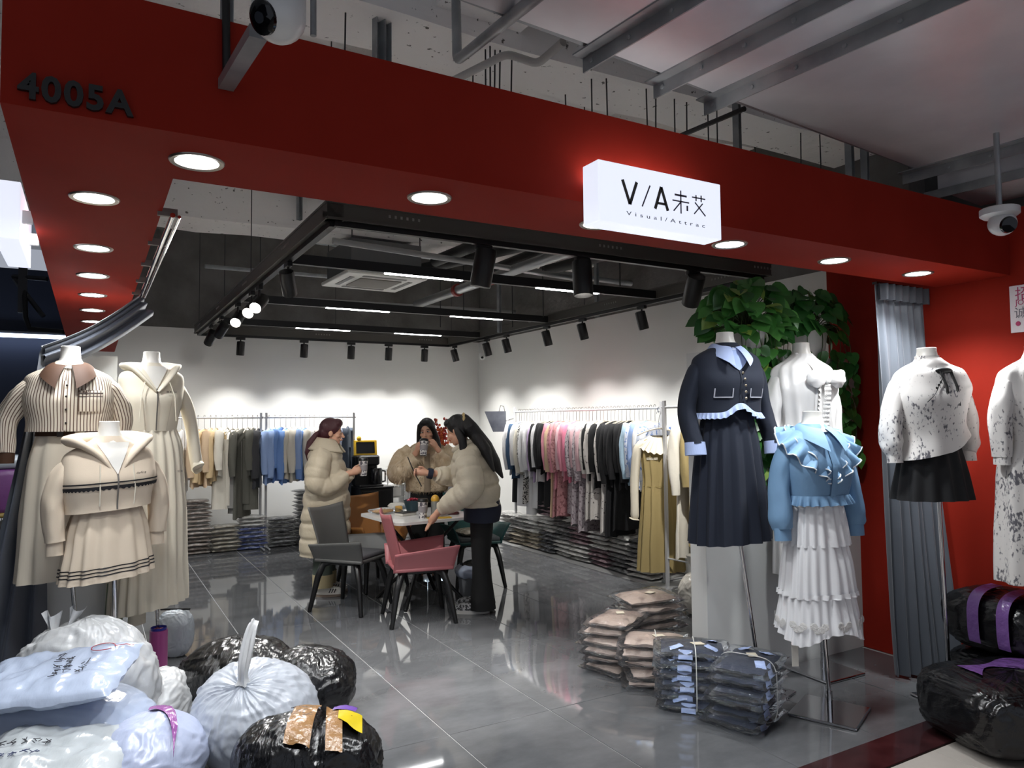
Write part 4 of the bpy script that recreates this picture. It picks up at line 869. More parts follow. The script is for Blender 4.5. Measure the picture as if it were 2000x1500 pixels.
for n_, c_ in dict(white='#dcdcdc', ivory='#d5cfc0', denim='#2f4a66', lavender='#b9a4c4', black='#111114', pink='#d98f9f', hotpink='#dd7f98', palepink='#dcb6bb', beige='#cbb091', rose='#a8646a', khaki='#9c8a5c', skyblue='#93abd6', blue='#6f92cc', grey='#8e8c88', olive='#5b5a52', charcoal='#37373a', slate='#3c4654', sand='#cdb38a', cream='#d8d2c4', aqua='#a9c4d6').items(): fab(n_, c_)
fab('leopard', '#c9c6c0'); blotch(FAB['leopard'], 60, '#2a2826', .5, .54)
fab('floral', '#cfc9c3'); blotch(FAB['floral'], 34, '#5b5553', .62, .68); fab('rosefloral', '#c18a8c'); blotch(FAB['rosefloral'], 40, '#8d5a5e', .52, .62); fab('greyfloral', '#b9aeb2'); blotch(FAB['greyfloral'], 45, '#7d6f76', .52, .6); fab('bluefloral', '#d5dbe8'); blotch(FAB['bluefloral'], 30, '#6f8cc6', .55, .62)
KN = dict(white='white', ivory='ivory', denim='dark blue denim', lavender='lavender', black='black', pink='pink', hotpink='bright pink', palepink='pale pink', beige='beige', rose='dusty rose', khaki='khaki', skyblue='sky blue', blue='blue', grey='grey', olive='olive grey', charcoal='charcoal', slate='slate blue', sand='sand yellow', cream='cream', aqua='pale aqua', leopard='black and white leopard', floral='white floral', rosefloral='rose patterned', greyfloral='grey floral', bluefloral='blue floral')
def garment(p, z, rz, kind, f, label, grp, k=0, f2=None, turn=0, name=None):
    t = thing(name or {'top': 'hanging_blouse', 'set': 'hanging_outfit', 'dress': 'hanging_dress', 'pants': 'hanging_trousers', 'skirt': 'hanging_skirt', 'coat': 'hanging_jacket'}[kind], label, {'top': 'blouse', 'set': 'outfit', 'dress': 'dress', 'pants': 'trousers', 'skirt': 'skirt', 'coat': 'jacket'}[kind], (p[0], p[1], z + .0125), rz, grp)
    h = inst('hanger', HOOK, t); inst('hanger_bar', HBAR, h)
    if kind in ('top', 'set', 'coat', 'dress'):
        me = DRES[k % 2] if kind == 'dress' else TOPS[k % 3]; inst('body', me, t, mat=FAB[f])
        for s in (-1, 1): inst('sleeve', SLV[s][k % 2], t, mat=FAB[f], scale=(1, 1.15 if kind == 'coat' else 1, 1))
    if kind in ('set', 'pants'):
        for s in (-1, 1): inst('trouser_leg', LEG[s][k % 2], t, (0, .012 if kind == 'set' else 0, .15 if kind == 'pants' else 0), mat=FAB[f2 or f])
    t.scale = (1, 1, rnd.uniform(.94, 1.08))
    if kind == 'skirt': inst('body', DRES[0], t, mat=FAB[f], scale=(.8, 1, .85))
    return t
g_r = 'garments on the long right rail'; N = 'garment from the far end of the right rail'
seq = [('coat', 'white', 'black'), ('set', 'white', 'black'), ('coat', 'denim'), ('set', 'white', 'white'), ('top', 'ivory'), ('dress', 'leopard'), ('set', 'white', 'white'), ('top', 'white'), ('set', 'white', 'white'), ('coat', 'lavender'), ('set', 'black', 'black'), ('top', 'white'), ('set', 'black', 'black'), ('set', 'black', 'black'), ('top', 'pink'), ('dress', 'beige'), ('dress', 'rosefloral'), ('top', 'pink'), ('dress', 'rosefloral'), ('top', 'palepink'), ('set', 'pink', 'greyfloral'), ('top', 'hotpink'), ('dress', 'greyfloral'), ('top', 'palepink'), ('dress', 'greyfloral'), ('top', 'palepink'), ('dress', 'floral'), ('coat', 'black'), ('dress', 'floral'), ('coat', 'black'), ('dress', 'floral'), ('coat', 'black'), ('dress', 'black'), ('coat', 'black'), ('dress', 'black'), ('coat', 'black'), ('coat', 'black')]
for i, q in enumerate(seq):
    y = 8.14 - i * (8.14 - 5.84) / (len(seq) - 1)
    nm = {'top': 'blouse', 'set': 'top and trousers', 'coat': 'jacket', 'dress': 'long dress'}[q[0]]
    garment((XRK, y + rnd.uniform(-.008, .008)), ZRK, R_(14 + rnd.uniform(-7, 7)), q[0], q[1], '%s %s, %s %s' % (KN[q[1]], nm, ordn(i), N), g_r, i, q[2] if len(q) > 2 else None)
for i, f in enumerate(('aqua', 'bluefloral', 'skyblue', 'white', 'bluefloral')):
    garment((XRK, 5.76 - i * .06), ZRK, R_(12), 'top', f, '%s blouse, %s garment behind the khaki dress on the near rail' % (KN[f], ordn(i)), 'blouses on the near right rail', i)
for i, f in enumerate(('cream', 'khaki', 'cream', 'khaki', 'cream')):
    garment((4.63, 4.88 - i * .14), ZRK, R_(14), 'dress', f, '%s long dress, %s hanging beyond the khaki dress toward the partition' % (KN[f], ordn(i)), 'dresses on the near right rail', i)
# khaki dress facing out with a broad ruffled collar
t = thing('hanging_dress', 'khaki dress with cream ruffled collar and sheer cream sleeves facing out', 'dress', (4.62, 5.26, 1.50), R_(-32))
pf = Prof([(-.10, .10, .05), (-.14, .165, .06), (-.22, .175, .07), (-.40, .16, .07), (-.56, .15, .065), (-.9, .18, .09), (-1.34, .21, .10)], m=36); o = MB().loft(pf.shell(110, (9, .0, .02), .004, 5)).build('dress_body', FAB['khaki'], t, ang=80)
band(pf, -.555, -.562, .004, M('khaki seam', '#877747', .85), 'waist_seam', o)
m_sheer = M('cream chiffon', '#d3cbb8', .8)
def cfn(u, v):
    th = PI * (.5 + 2 * u); r = .075 + .12 * v; am = .012 * v * math.sin(22 * 2 * PI * u); return (math.cos(th) * (r + .01), math.sin(th) * (r * .62) + am - .015, -.085 - .075 * v - (.02 + .075 * v) * max(0, -math.sin(th)) + am * .6)
MB().grid(cfn, 160, 8).build('ruffled_collar', m_sheer, t, ang=80)
for s in (-1, 1):
    MB().tube(catmull([(s * .15, 0, -.15), (s * .205, 0, -.24), (s * .235, 0, -.5), (s * .24, -.01, -.80), (s * .245, -.01, -.86)], 20), [.05, .056] + [.058] * 14 + [.05, .042, .05, .066], 16, sq=(1, .7), fold=lambda f, th: .1 * math.sin(4 * th + 6 * f)).build('sleeve', m_sheer, t, ang=80)
    MB().grid(wave_strip(lambda u, s=s: pf.front(s * (.03 + .10 * u), -.31, .012), lambda u: (0, -.3, 1), .022, 9, .006, 60, 3), 60, 3).build('bust_ruffle', m_sheer, o, ang=80)
h = inst('hanger', HOOK, t, (0, 0, .12)); inst('hanger_bar', HBAR, h)
MB().tube([(0, .0, .13), (-.02, -.06, .16), (-.02, -.13, .175)], .006, 6).build('outrigger_arm', m_chrome, t)
# back wall garments
g_b = 'garments on the back wall rails'
bk = [(.62, 'top', 'ivory'), (.80, 'dress', 'cream'), (.95, 'top', 'white'), (1.13, 'top', 'beige'), (1.20, 'top', 'sand'), (1.27, 'top', 'beige'), (1.33, 'top', 'sand'), (1.39, 'set', 'cream'), (1.46, 'pants', 'cream'), (1.52, 'pants', 'grey'), (1.58, 'pants', 'grey'), (1.64, 'dress', 'olive'), (1.70, 'pants', 'olive'), (1.76, 'set', 'olive'), (1.82, 'coat', 'charcoal'),
      (1.96, 'top', 'skyblue'), (2.03, 'top', 'skyblue'), (2.10, 'coat', 'blue'), (2.17, 'top', 'blue'), (2.23, 'top', 'cream'), (2.29, 'top', 'cream'), (2.35, 'top', 'skyblue'), (2.41, 'top', 'blue'), (2.47, 'top', 'cream'), (2.53, 'top', 'white'), (2.6, 'top', 'floral'), (2.68, 'top', 'white'), (2.76, 'top', 'aqua'), (2.84, 'top', 'white'), (2.91, 'dress', 'bluefloral'), (2.97, 'set', 'slate')]
for i, (x, kd, f) in enumerate(bk):
    nm = {'top': 'shirt', 'set': 'top and trousers', 'coat': 'jacket', 'dress': 'long dress', 'pants': 'wide trousers'}[kd]; tr = R_(118 if f in ('beige', 'skyblue', 'charcoal') and i % 2 else 106) - R_(rnd.uniform(0, 25)) - R_(30)
    garment((x, YBK), ZBK, tr, kd, f, '%s %s on the back wall rail, %s garment from the left' % (KN[f], nm, ordn(i)), g_b, i)
# tilted board at the far end of the right rail
t = thing('hanging_board', 'grey marbled board tilted at the far end of the right rail', 'board', (4.56, 8.37, 1.56), R_(-30))
m_brd = M('grey marbled board', '#6c6f78', .35, var=(5, '#4f525c'))
MB().add([(-.13, -.01, .125), (.15, -.01, .125), (.15, -.01, -.14), (-.02, -.01, -.14), (-.13, .01, .125), (.15, .01, .125), (.15, .01, -.14), (-.02, .01, -.14)], [(0, 3, 2, 1), (4, 5, 6, 7), (0, 1, 5, 4), (1, 2, 6, 5), (2, 3, 7, 6), (3, 0, 4, 7)]).build('panel', m_brd, t, smooth=False)
MB().tube([(.06, 0, .12), (.08, .02, .2), (.12, .05, .19), (.14, .08, .1)], .004, 6).build('hook', m_wire, t)
MB().tube([(.15, 0, .0), (.26, .1, .03)], .008, 6).build('bracket', m_chrome, t)

# ------------------------------------------------------------------ bagged garments in stacks
def pillow(seed, w=.34, d=.26, h=.052, nu=16, nv=12):
    mb = MB()
    for s in (1, -1):
        def fn(u, v, s=s):
            x, y = u * 2 - 1, v * 2 - 1; e = (1 - abs(x) ** 5) * (1 - abs(y) ** 5); n_ = noise.noise(V((x * 2.1, y * 2.1, seed + s)))
            wob = 1 + .03 * noise.noise(V((x * 3, y * 3, seed)))
            return (x * w / 2 * wob, y * d / 2 * wob, s * h / 2 * (e ** .55) * (.9 + .25 * n_) + h / 2 + .012 * noise.noise(V((x * 2, y * 2, seed + 9))) * (1 - e))
        mb.grid(fn if s > 0 else (lambda u, v, f=fn: f(1 - u, v)), nu, nv)
    return mb
PACK = [pillow(3 + k * 11).mesh('bagged_garment', m_wht, ang=70) for k in range(4)]
def plastic_over(name, col, col2=None):
    return M('bagged ' + name, col, .75, coat=1., crough=.12, var=(16, col2 or '#cfcfcf', .50, .74), bump=(24, .9, (1, 1, 2.2)))
PK = {n_: plastic_over(n_, c, c2) for n_, c, c2 in (('brown stripe', '#8b8078', '#d0cac4'), ('oatmeal', '#8f897c', '#c9c5ba'), ('blue', '#55618f', '#c3c8d8'), ('grey', '#6e6f70', '#babcbc'), ('dark grey', '#4c4d4f', '#a3a5a6'), ('white', '#c3c2be', '#ededeb'), ('black', '#45474c', '#b4b6ba'), ('cream', '#a99e8a', '#dcd6c8'), ('mauve', '#8d737a', '#cfc2c6'))}
def stack(x, y, n, kinds, where, grp, rz=0., h=.047, jit=.02, size=1.):
    for i in range(n):
        k = kinds[i * len(kinds) // n] if len(kinds) > 1 else kinds[0]
        o = inst('bagged_garment', PACK[(i * 7 + int(x * 10) + int(y * 10)) % 4], None, (x + rnd.uniform(-jit, jit), y + rnd.uniform(-jit, jit), .001 + i * h), (0, 0, rz + rnd.uniform(-.12, .12) + (PI if rnd.random() < .5 else 0)), PK[k], (size * rnd.uniform(.95, 1.05), size, h / .0625))
        tag(o, '%s bagged garment, %s up in %s' % (k, ordn(i), where), 'bagged garment', grp)
gb = 'bagged garments stacked below the back rails'
for (x, n, kk, wh) in ((1.12, 14, ['brown stripe'], 'the brown stack at left back wall'), (1.45, 7, ['oatmeal'], 'the low oatmeal stack at the back wall'), (1.77, 9, ['blue', 'blue', 'white'], 'the blue stack by the back rack post'), (2.13, 8, ['grey', 'dark grey'], 'the low grey back wall stack'), (2.46, 15, ['dark grey', 'grey'], 'the tall grey stack behind the long beige coat'), (2.79, 12, ['grey', 'dark grey'], 'the grey stack below the slate outfit')):
    stack(x, 9.62, n, kk, wh, gb)
gr = 'bagged garments stacked below the right rail'
for i, (y, n, kk) in enumerate(((8.42, 8, ['grey', 'white', 'white']), (8.08, 8, ['cream', 'white']), (7.74, 8, ['cream', 'white']), (7.40, 13, ['black', 'white', 'mauve']), (7.06, 8, ['white', 'grey']), (6.72, 8, ['white', 'mauve']), (6.38, 8, ['mauve', 'white']), (6.04, 8, ['grey', 'white']), (5.70, 8, ['white', 'grey']))):
    stack(4.83, y, n, kk, 'right-hand stack %d' % (i + 1) if 0 else 'the %s right wall stack from the back' % ordn(i), gr, R_(90))
# front piles: garment, clear bag, tag, twine
def clear_mat(name, milky=.10, col=(.9, .92, .95, 1)):
    m = bpy.data.materials.new(name); m.use_nodes = True; nt = m.node_tree; nt.nodes.remove(nt.nodes['Principled BSDF']); out = nt.nodes['Material Output']
    tr = nt.nodes.new('ShaderNodeBsdfTransparent'); tr.inputs[0].default_value = (.96, .97, .98, 1); gl = nt.nodes.new('ShaderNodeBsdfGlossy'); gl.inputs['Roughness'].default_value = .10; gl.inputs['Color'].default_value = (.9, .92, .95, 1)
    df = nt.nodes.new('ShaderNodeBsdfDiffuse'); df.inputs[0].default_value = col
    lw = nt.nodes.new('ShaderNodeFresnel'); lw.inputs[0].default_value = 1.32
    tc = nt.nodes.new('ShaderNodeTexCoord'); n = nt.nodes.new('ShaderNodeTexNoise'); n.inputs['Scale'].default_value = 18; n.inputs['Detail'].default_value = 4; nt.links.new(tc.outputs['Object'], n.inputs[0])
    bp = nt.nodes.new('ShaderNodeBump'); bp.inputs['Strength'].default_value = .8; bp.inputs['Distance'].default_value = .02; nt.links.new(n.outputs['Fac'], bp.inputs['Height'])
    nt.links.new(bp.outputs[0], gl.inputs['Normal'])
    a = nt.nodes.new('ShaderNodeMixShader'); a.inputs[0].default_value = milky; nt.links.new(tr.outputs[0], a.inputs[1]); nt.links.new(df.outputs[0], a.inputs[2])
    b = nt.nodes.new('ShaderNodeMixShader'); nt.links.new(lw.outputs[0], b.inputs[0]); nt.links.new(a.outputs[0], b.inputs[1]); nt.links.new(gl.outputs[0], b.inputs[2]); nt.links.new(b.outputs[0], out.inputs[0]); return m
m_clear = clear_mat('clear poly bag', .025); 
FB = [pillow(40 + k * 7, .335, .245, .054).mesh('folded_garment', m_wht, ang=70) for k in range(3)]
def bagsheet(seed):
    mb = MB()
    for s in (1, -1):
        def fn(u, v, s=s):
            x, y = u * 2 - 1, v * 2 - 1; e = (1 - abs(x) ** 6) * (1 - abs(y) ** 6)
            return (x * .21 * (1 + .02 * noise.noise(V((y * 3, seed, s)))), y * .16 * (1 + .03 * noise.noise(V((x * 3, seed, s)))), .029 + s * .031 * e ** .5 + .014 * noise.noise(V((x * 2.5, y * 2.5, seed))) * (1 - e * .8))
        mb.grid(fn if s > 0 else (lambda u, v, f=fn: f(1 - u, v)), 18, 14)
    return mb.mesh('bag', m_clear, ang=70)
BS = [bagsheet(k * 5.) for k in range(3)]
CARD = MB().rbox((0, 0, 0), (.07, .05, .0012), .0004, seg=1).mesh('card_tag', M('cream card', '#d6cdb8', .6), smooth=False)
m_nf = M('navy folded cloth', '#1a2338', .85, bump=(40, .3)); m_bf = M('beige folded cloth', '#b9a598', .85, var=(9, '#8a776c', .45, .6), bump=(40, .3))
TUFT = MB(); TUFT.grid(lambda u, v: ((u - .5) * .075, (v - .5) * .05, .004 + .006 * math.sin(PI * u) * math.sin(PI * v) + .003 * noise.noise(V((u * 5, v * 5, 0)))), 8, 6); TUFT = TUFT.mesh('pale_trim', m_ltb)
def pack_front(p, rz, cloth, label, grp, i, tagged, tilt=(0, 0)):
    t = thing('bagged_garment', label, 'bagged garment', p, rz, grp); t.rotation_euler = (tilt[0], tilt[1], rz)
    inst('folded_garment', FB[i % 3], t, (0, 0, .006), mat=cloth); inst('bag', BS[i % 3], t)
    if cloth is m_nf:
        for (x, y, r) in ((-.09, -.085, .4), (.10, -.07, -.5), (.115, .06, 1.4)): inst('pale_trim', TUFT, t, (x, y, .054), (0, .25 * x / .1, r))
        inst('pale_trim', TUFT, t, (-.04, -.112, .025), (1.35, 0, 0))
    if tagged: inst('card_tag', CARD, t, (.03, -.01, .062), (0, .05, .5))
gF = 'bagged garments piled at the partition'
def pile(x, y, n, cloth, rz, where, col, h=.056, dx=0, dy=0):
    for i in range(n):
        top = i == n - 1
        pack_front((x + dx * i + rnd.uniform(-.02, .02), y + dy * i + rnd.uniform(-.02, .02), .001 + i * h), rz + rnd.uniform(-.14, .14), cloth, ('%s folded bagged garment topping %s' % (col, where)) if top else '%s folded bagged garment, %s up in %s' % (col, ordn(i), where), gF, i, top, (rnd.uniform(-.03, .03), rnd.uniform(-.03, .03)))
pile(2.90, 3.76, 6, m_bf, R_(25), 'the beige pile nearest the shop centre', 'beige')
pile(3.26, 3.86, 7, m_bf, R_(-8), 'the tallest beige pile beside the partition edge', 'beige', .058)
pile(2.93, 3.40, 5, m_bf, R_(-38), 'the beige pile next to the navy ones', 'beige')
pile(2.90, 3.05, 6, m_nf, R_(-40), 'the navy pile next to the beige ones', 'navy', .055)
pile(2.99, 2.76, 6, m_nf, R_(24), 'the navy pile nearest the doorway', 'navy', .054)
m_tw = M('white twine', '#c9c8c4', .7)
def twine(x, y, z0, z1, w, rz, lab):
    k = []
    for i in range(33):
        th = 2 * PI * i / 32; c, s = math.cos(th), math.sin(th); k.append((w * sgn(c) * abs(c) ** .45, 0, (z0 + z1) / 2 + (z1 - z0) / 2 * sgn(s) * abs(s) ** .45))
    T = Matrix.Translation((x, y, 0)) @ Matrix.Rotation(rz, 4, 'Z'); tag(MB().tube([T @ V(p) for p in k], .0028, 6).build('twine', m_tw), lab, 'twine')
twine(2.99, 2.76, .004, .338, .155, R_(24 + 90), 'white twine tied round the navy pile nearest the doorway')
twine(2.90, 3.05, .004, .345, .165, R_(50), 'white twine tied round the navy pile next to the beige ones')
twine(2.93, 3.40, .004, .295, .165, R_(52), 'white twine tied round the low beige pile')
# ------------------------------------------------------------------ table, chairs
tb0 = V((2.53, 6.02, 0)); t = thing('table', 'white square table with rounded corners and crossed black legs', 'table', tb0, R_(4))
ol = []
for cx, cy, a0 in ((.34, .34, 0), (-.34, .34, 90), (-.34, -.34, 180), (.34, -.34, 270)):
    for k in range(7): a = R_(a0 + 15 * k); ol.append((cx + .07 * math.cos(a), cy + .07 * math.sin(a)))
MB().prism(ol, .022, Matrix.Translation((0, 0, .728))).build('table_top', M('white gloss table top', '#dad9d6', .18), t, smooth=False)
for a in (45, 135, 225, 315):
    d = V((math.cos(R_(a)), math.sin(R_(a)), 0)); MB().tube([d * .40 + V((0, 0, .012)), d * .05 + V((0, 0, .36)), d * .05 + V((0, 0, .40)), d * .36 + V((0, 0, .727))], .018, 10, sq=(1, .8)).build('leg', m_black, t)
MB().lathe([(.06, .33), (.065, .38), (.06, .43)], 16).build('hub', m_black, t)
m_leg = M('black plastic leg', '#0d0d0e', .4)
def chair(pos, face, col, name_l, cushion='#4b4b4e'):
    rz = math.atan2(face[0], -face[1]); t = thing('shell_chair', name_l, 'chair', (pos[0], pos[1], 0), rz, 'plastic shell chairs at the table'); m = M('plastic ' + col, col, .42)
    # local: faces -Y, back at +Y
    mb = MB()
    def back(u, v):
        x = (u - .5) * 2; w = .20 + .04 * v + .02 * (v - .4) ** 2; z = .43 + .41 * v + .02 * x * x * v; y = .19 + .10 * v - .05 * x * x * (1 - .3 * v); return (x * w, y, z)
    mb.grid(back, 16, 12); o = mb.build('backrest', m, t, ang=80); s_ = o.modifiers.new('thick', 'SOLIDIFY'); s_.thickness = .012; s_.offset = 1
    for s in (-1, 1):
        def arm(u, v, s=s):
            y = .22 - .47 * u; hh = .15 + .045 * u; ox = .195 + .085 * v ** 1.3; return (s * ox, y - .035 * v * u, .41 + hh * v)
        ar = MB().grid(arm, 14, 8).build('arm_wing', m, t, ang=80); q = ar.modifiers.new('thick', 'SOLIDIFY'); q.thickness = .011; q.offset = 0
    MB().rbox((0, -.02, .425), (.43, .46, .028), .012, seg=3).build('seat', m, t)
    MB().rbox((0, -.03, .452), (.40, .41, .045), .02, seg=3).build('cushion', M('cushion ' + cushion, cushion, .8), t)
    MB().rbox((0, -.01, .395), (.30, .30, .03), .012, seg=2).build('base_frame', m_leg, t)
    for sx in (-1, 1):
        for sy in (-1, 1): MB().tube([(sx * .12, sy * .12 - .01, .40), (sx * .165, sy * .165 - .01, .385), (sx * .19, sy * .20 - .01, .28), (sx * .235, sy * .25 - .01, .002)], [.028, .03, .026, .017], 10).build('leg', m_leg, t)
    return t
chair((2.28, 5.50), (.98, -.20), '#ad666a', 'pink plastic shell chair nearest the viewer at the table', '#9f5d61')
chair((1.93, 6.12), (.62, -.78), '#565654', 'grey plastic shell chair behind which the long coat stands')
chair((2.36, 6.82), (.25, -.97), '#9c6a38', 'orange brown shell chair on the far side of the table', '#7c5230')
chair((3.22, 6.35), (-.20, -.98), '#1f4a48', 'dark teal shell chair behind the woman in the short puffer', '#4d5254')
tag(MB().add(*[(lambda mb: (mb.v, mb.f))(pillow(77, .30, .24, .07))][0]).build('bagged_garment', PK['cream'], None, ang=70, loc=(3.2, 6.32, .474)), 'clear bag with a beige print lying on the teal chair', 'bagged garment')

# ------------------------------------------------------------------ people
m_skin = M('skin', '#c99a80', .55, subs=.1); m_hairb = M('black hair', '#0d0b0c', .38, bump=(60, .35, (6, 6, .4))); m_hairr = M('dark red dyed hair', '#3d1119', .38, bump=(60, .35, (6, 6, .4)))
m_puff = M('cream puffer cloth', '#b7ab95', .6, bump=(26, .25)); m_puff2 = M('ivory puffer cloth', '#c4baa5', .55, bump=(26, .25))
def remesh(o, vox, smooth=4, fac=.6):
    r = o.modifiers.new('remesh', 'REMESH'); r.mode = 'VOXEL'; r.voxel_size = vox; r.use_smooth_shade = True
    s = o.modifiers.new('smooth', 'SMOOTH'); s.iterations = smooth; s.factor = fac; return o
def head_geo(mb, c, Rm):
    """skull, jaw, nose, lips, ears; local face looks along -Y, c = centre of head (eye level)"""
    T = Matrix.Translation(V(c)) @ Rm.to_4x4()
    mb.ell((0, .012, .022), (.072, .09, .095), 20, 14, T=T); mb.ell((0, -.022, -.045), (.055, .062, .07), 18, 12, T=T); mb.ell((0, -.05, -.09), (.028, .028, .022), 12, 8, T=T)
    mb.tube([(0, -.082, .005), (0, -.094, -.02), (0, -.104, -.038)], [.008, .011, .014], 10, T=T, round_=True); mb.ell((0, -.086, -.066), (.022, .012, .010), 12, 8, T=T)
    for s in (-1, 1): mb.ell((s * .074, .012, -.012), (.011, .02, .03), 10, 8, T=T); mb.ell((s * .03, -.072, .0), (.016, .012, .009), 10, 6, T=T); mb.ell((s * .042, -.05, -.03), (.022, .026, .022), 10, 8, T=T)
def face_parts(t, c, Rm, lip='#9c4a48'):
    T = Matrix.Translation(V(c)) @ Rm.to_4x4()
    for s in (-1, 1):
        MB().ell((s * .031, -.0795, .002), (.014, .006, .0065), 10, 6, T=T).build('eye', M('eye white', '#c9c4bf', .3), t); MB().ell((s * .029, -.0845, .002), (.0062, .003, .0062), 10, 6, T=T).build('iris', M('dark iris', '#120d0b', .2), t)
        MB().tube([(s * .014, -.083, .02), (s * .032, -.083, .026), (s * .048, -.072, .022)], [.0025, .003, .002], 6, T=T).build('eyebrow', M('dark brow', '#231815', .7), t)
        MB().tube([(s * .018, -.084, .007), (s * .032, -.0855, .010), (s * .045, -.077, .006)], .0018, 5, T=T).build('eyelash', M('dark brow', '#231815', .7), t)
    MB().tube([(-.022, -.092, -.067), (0, -.0985, -.064), (.022, -.092, -.067)], [.003, .006, .003], 8, T=T).build('lips', M('lip ' + lip, lip, .4), t)
def hand_geo(mb, w, fwd, side, palm, curl=.6, r=.0085, s=1.):
    """w wrist, fwd along the palm, side towards the thumb, palm = palm normal; five separate fingers curling to the palm"""
    w, f, sd, pn = V(w), V(fwd).normalized(), V(side).normalized(), V(palm).normalized()
    mb.tube([w - f * .03, w + f * .02, w + f * .055, w + f * .082], [.024, .027, .033, .03], 14, sq=(1, 1), up=pn, round_=True)
    for k, (o, L) in enumerate(((.027, .066), (.009, .074), (-.009, .069), (-.026, .055))):
        b = w + f * .078 + sd * o; d1 = (f * math.cos(curl * .7) + pn * math.sin(curl * .7)); d2 = (f * math.cos(curl * 1.7) + pn * math.sin(curl * 1.7)); d3 = (f * math.cos(curl * 2.5) + pn * math.sin(curl * 2.5))
        mb.tube([b, b + d1 * L * .45, b + d1 * L * .45 + d2 * L * .35, b + d1 * L * .45 + d2 * L * .35 + d3 * L * .28], [r * 1.08, r, r * .95, r * .8], 8, round_=True)
    b = w + f * .02 + sd * .024; mb.tube([b, b + sd * .025 + f * .03 + pn * .008, b + sd * .026 + f * .055 + pn * .024], [.012, .010, .0085], 8, round_=True)
def limb(mb, pts, rr, n=16, **k): mb.tube([V(p) for p in pts], rr, n, round_=True, **k)
def rotz(a, tilt=0, roll=0): return Matrix.Rotation(a, 3, 'Z') @ Matrix.Rotation(roll, 3, 'Y') @ Matrix.Rotation(tilt, 3, 'X')
def rings_path(rows, n=40, quilt=None, fold=.0, seed=0, p=2.2):
    """rows (x,y,z,a,b,tiltx): sections in planes tilted about X; quilt=(spacing, depth)"""
    k = catmull(rows, 60); out = []; s = 0
    for i, (x, y, z, a, b, tl) in enumerate(k):
        if i: s += (V(k[i][:3]) - V(k[i - 1][:3])).length
        q = 0
        if quilt: q = -quilt[1] * max(0, 1 - 2.4 * abs(((s / quilt[0]) % 1) - .5) * 2 + .0) if 0 else -quilt[1] * (1 - min(1, abs(((s / quilt[0] + .5) % 1) - .5) * 5))
        r = []
        for j in range(n):
            th = 2 * PI * j / n; c, d = math.cos(th), math.sin(th); e = 2 / p; w_ = q + fold * noise.noise(V((c * 2, d * 2, s * 7 + seed)))
            l = V(((a + w_) * sgn(c) * abs(c) ** e, (b + w_) * sgn(d) * abs(d) ** e, 0)); l = Matrix.Rotation(tl, 3, 'X') @ l; r.append(V((x, y, z)) + l)
        out.append(r)
    return out
def coat_sleeve(mb, pts, rr, quilt=.085, seed=0, n=20):
    k = catmull([tuple(p) + (r,) for p, r in zip(pts, rr)], 40); P = [V(q[:3]) for q in k]; L = [0]
    for i in range(1, 40): L.append(L[-1] + (P[i] - P[i - 1]).length)
    R = [q[3] - .010 * (1 - min(1, abs(((l / quilt + .5) % 1) - .5) * 5)) for q, l in zip(k, L)]
    mb.tube(P, R, n, round_=False, fold=lambda f, th: .10 * noise.noise(V((math.cos(th) * 1.5, math.sin(th) * 1.5, f * 5 + seed))))
def cup(pos, d, label, mats=None, straw=None):
    t = thing('coffee_cup', label, 'cup', pos); t.rotation_mode = 'QUATERNION'; t.rotation_quaternion = V(d).to_track_quat('Z', 'Y')
    m = blotch(M('doodle print paper cup', '#cfcbc8', .5), 55, '#55525a', .5, .53)
    MB().lathe([(.031, 0), (.032, .004), (.043, .135), (.044, .14)], 28).build('paper_cup', m, t); MB().lathe([(.046, .138), (.047, .146), (.044, .152), (.041, .164), (.0, .164)], 28, cap1=False).build('lid', M('black lid', '#121212', .4), t)
    MB().lathe([(.036, .05), (.0405, .10)], 28, cap0=False, cap1=False).build('sleeve', M('grey cup sleeve', '#8d888a', .6), t).scale = (1.015, 1.015, 1)
    if straw: MB().tube([(0, .02, .16), (0, .01, .16 + straw)], .004, 8).build('straw', M('black straw', '#1a1a1a', .4), t)
    return t
# --- woman in the long coat (local front is -Y)
A1 = math.atan2(.90, .43)
w1 = thing('person', 'person in a long cream puffer coat with dark red ponytail holding a cup', 'person', (1.90, 6.72, 0), A1)
hc = V((0, -.045, 1.475)); HR = rotz(R_(8), R_(4)); mb = MB(); head_geo(mb, hc, HR); limb(mb, [(0, .02, 1.28), (0, .0, 1.36), (0, -.02, 1.43)], [.06, .05, .05])
mb.loft([[(a * math.cos(2 * PI * j / 24), .02 + b * math.sin(2 * PI * j / 24), z) for j in range(24)] for z, a, b in ((.80, .14, .10), (.95, .13, .09), (1.1, .14, .10), (1.24, .16, .10), (1.31, .12, .07), (1.34, .05, .05))], True, True)
for s in (-1, 1): limb(mb, [(s * .085, .02, .85), (s * .085, .0, .48), (s * .085, .02, .10)], [.075, .055, .038]); mb.ell((s * .085, -.04, .05), (.038, .10, .035))
wr1, wr2 = V((-.09, -.22, 1.10)), V((.07, -.23, 1.10))
limb(mb, [(-.16, .02, 1.28), (-.22, .03, 1.05), wr1], [.045, .04, .028]); limb(mb, [(.16, .02, 1.28), (.22, .03, 1.05), wr2], [.045, .04, .028])
hand_geo(mb, wr1, (.45, -.9, .25), (0, -.1, 1), (1, .2, .1), .75); hand_geo(mb, wr2, (-.35, -.85, .3), (0, -.1, 1), (-1, .2, .1), .75)
remesh(mb.build('body', m_skin, w1), .0052, 2)
face_parts(w1, hc, HR)
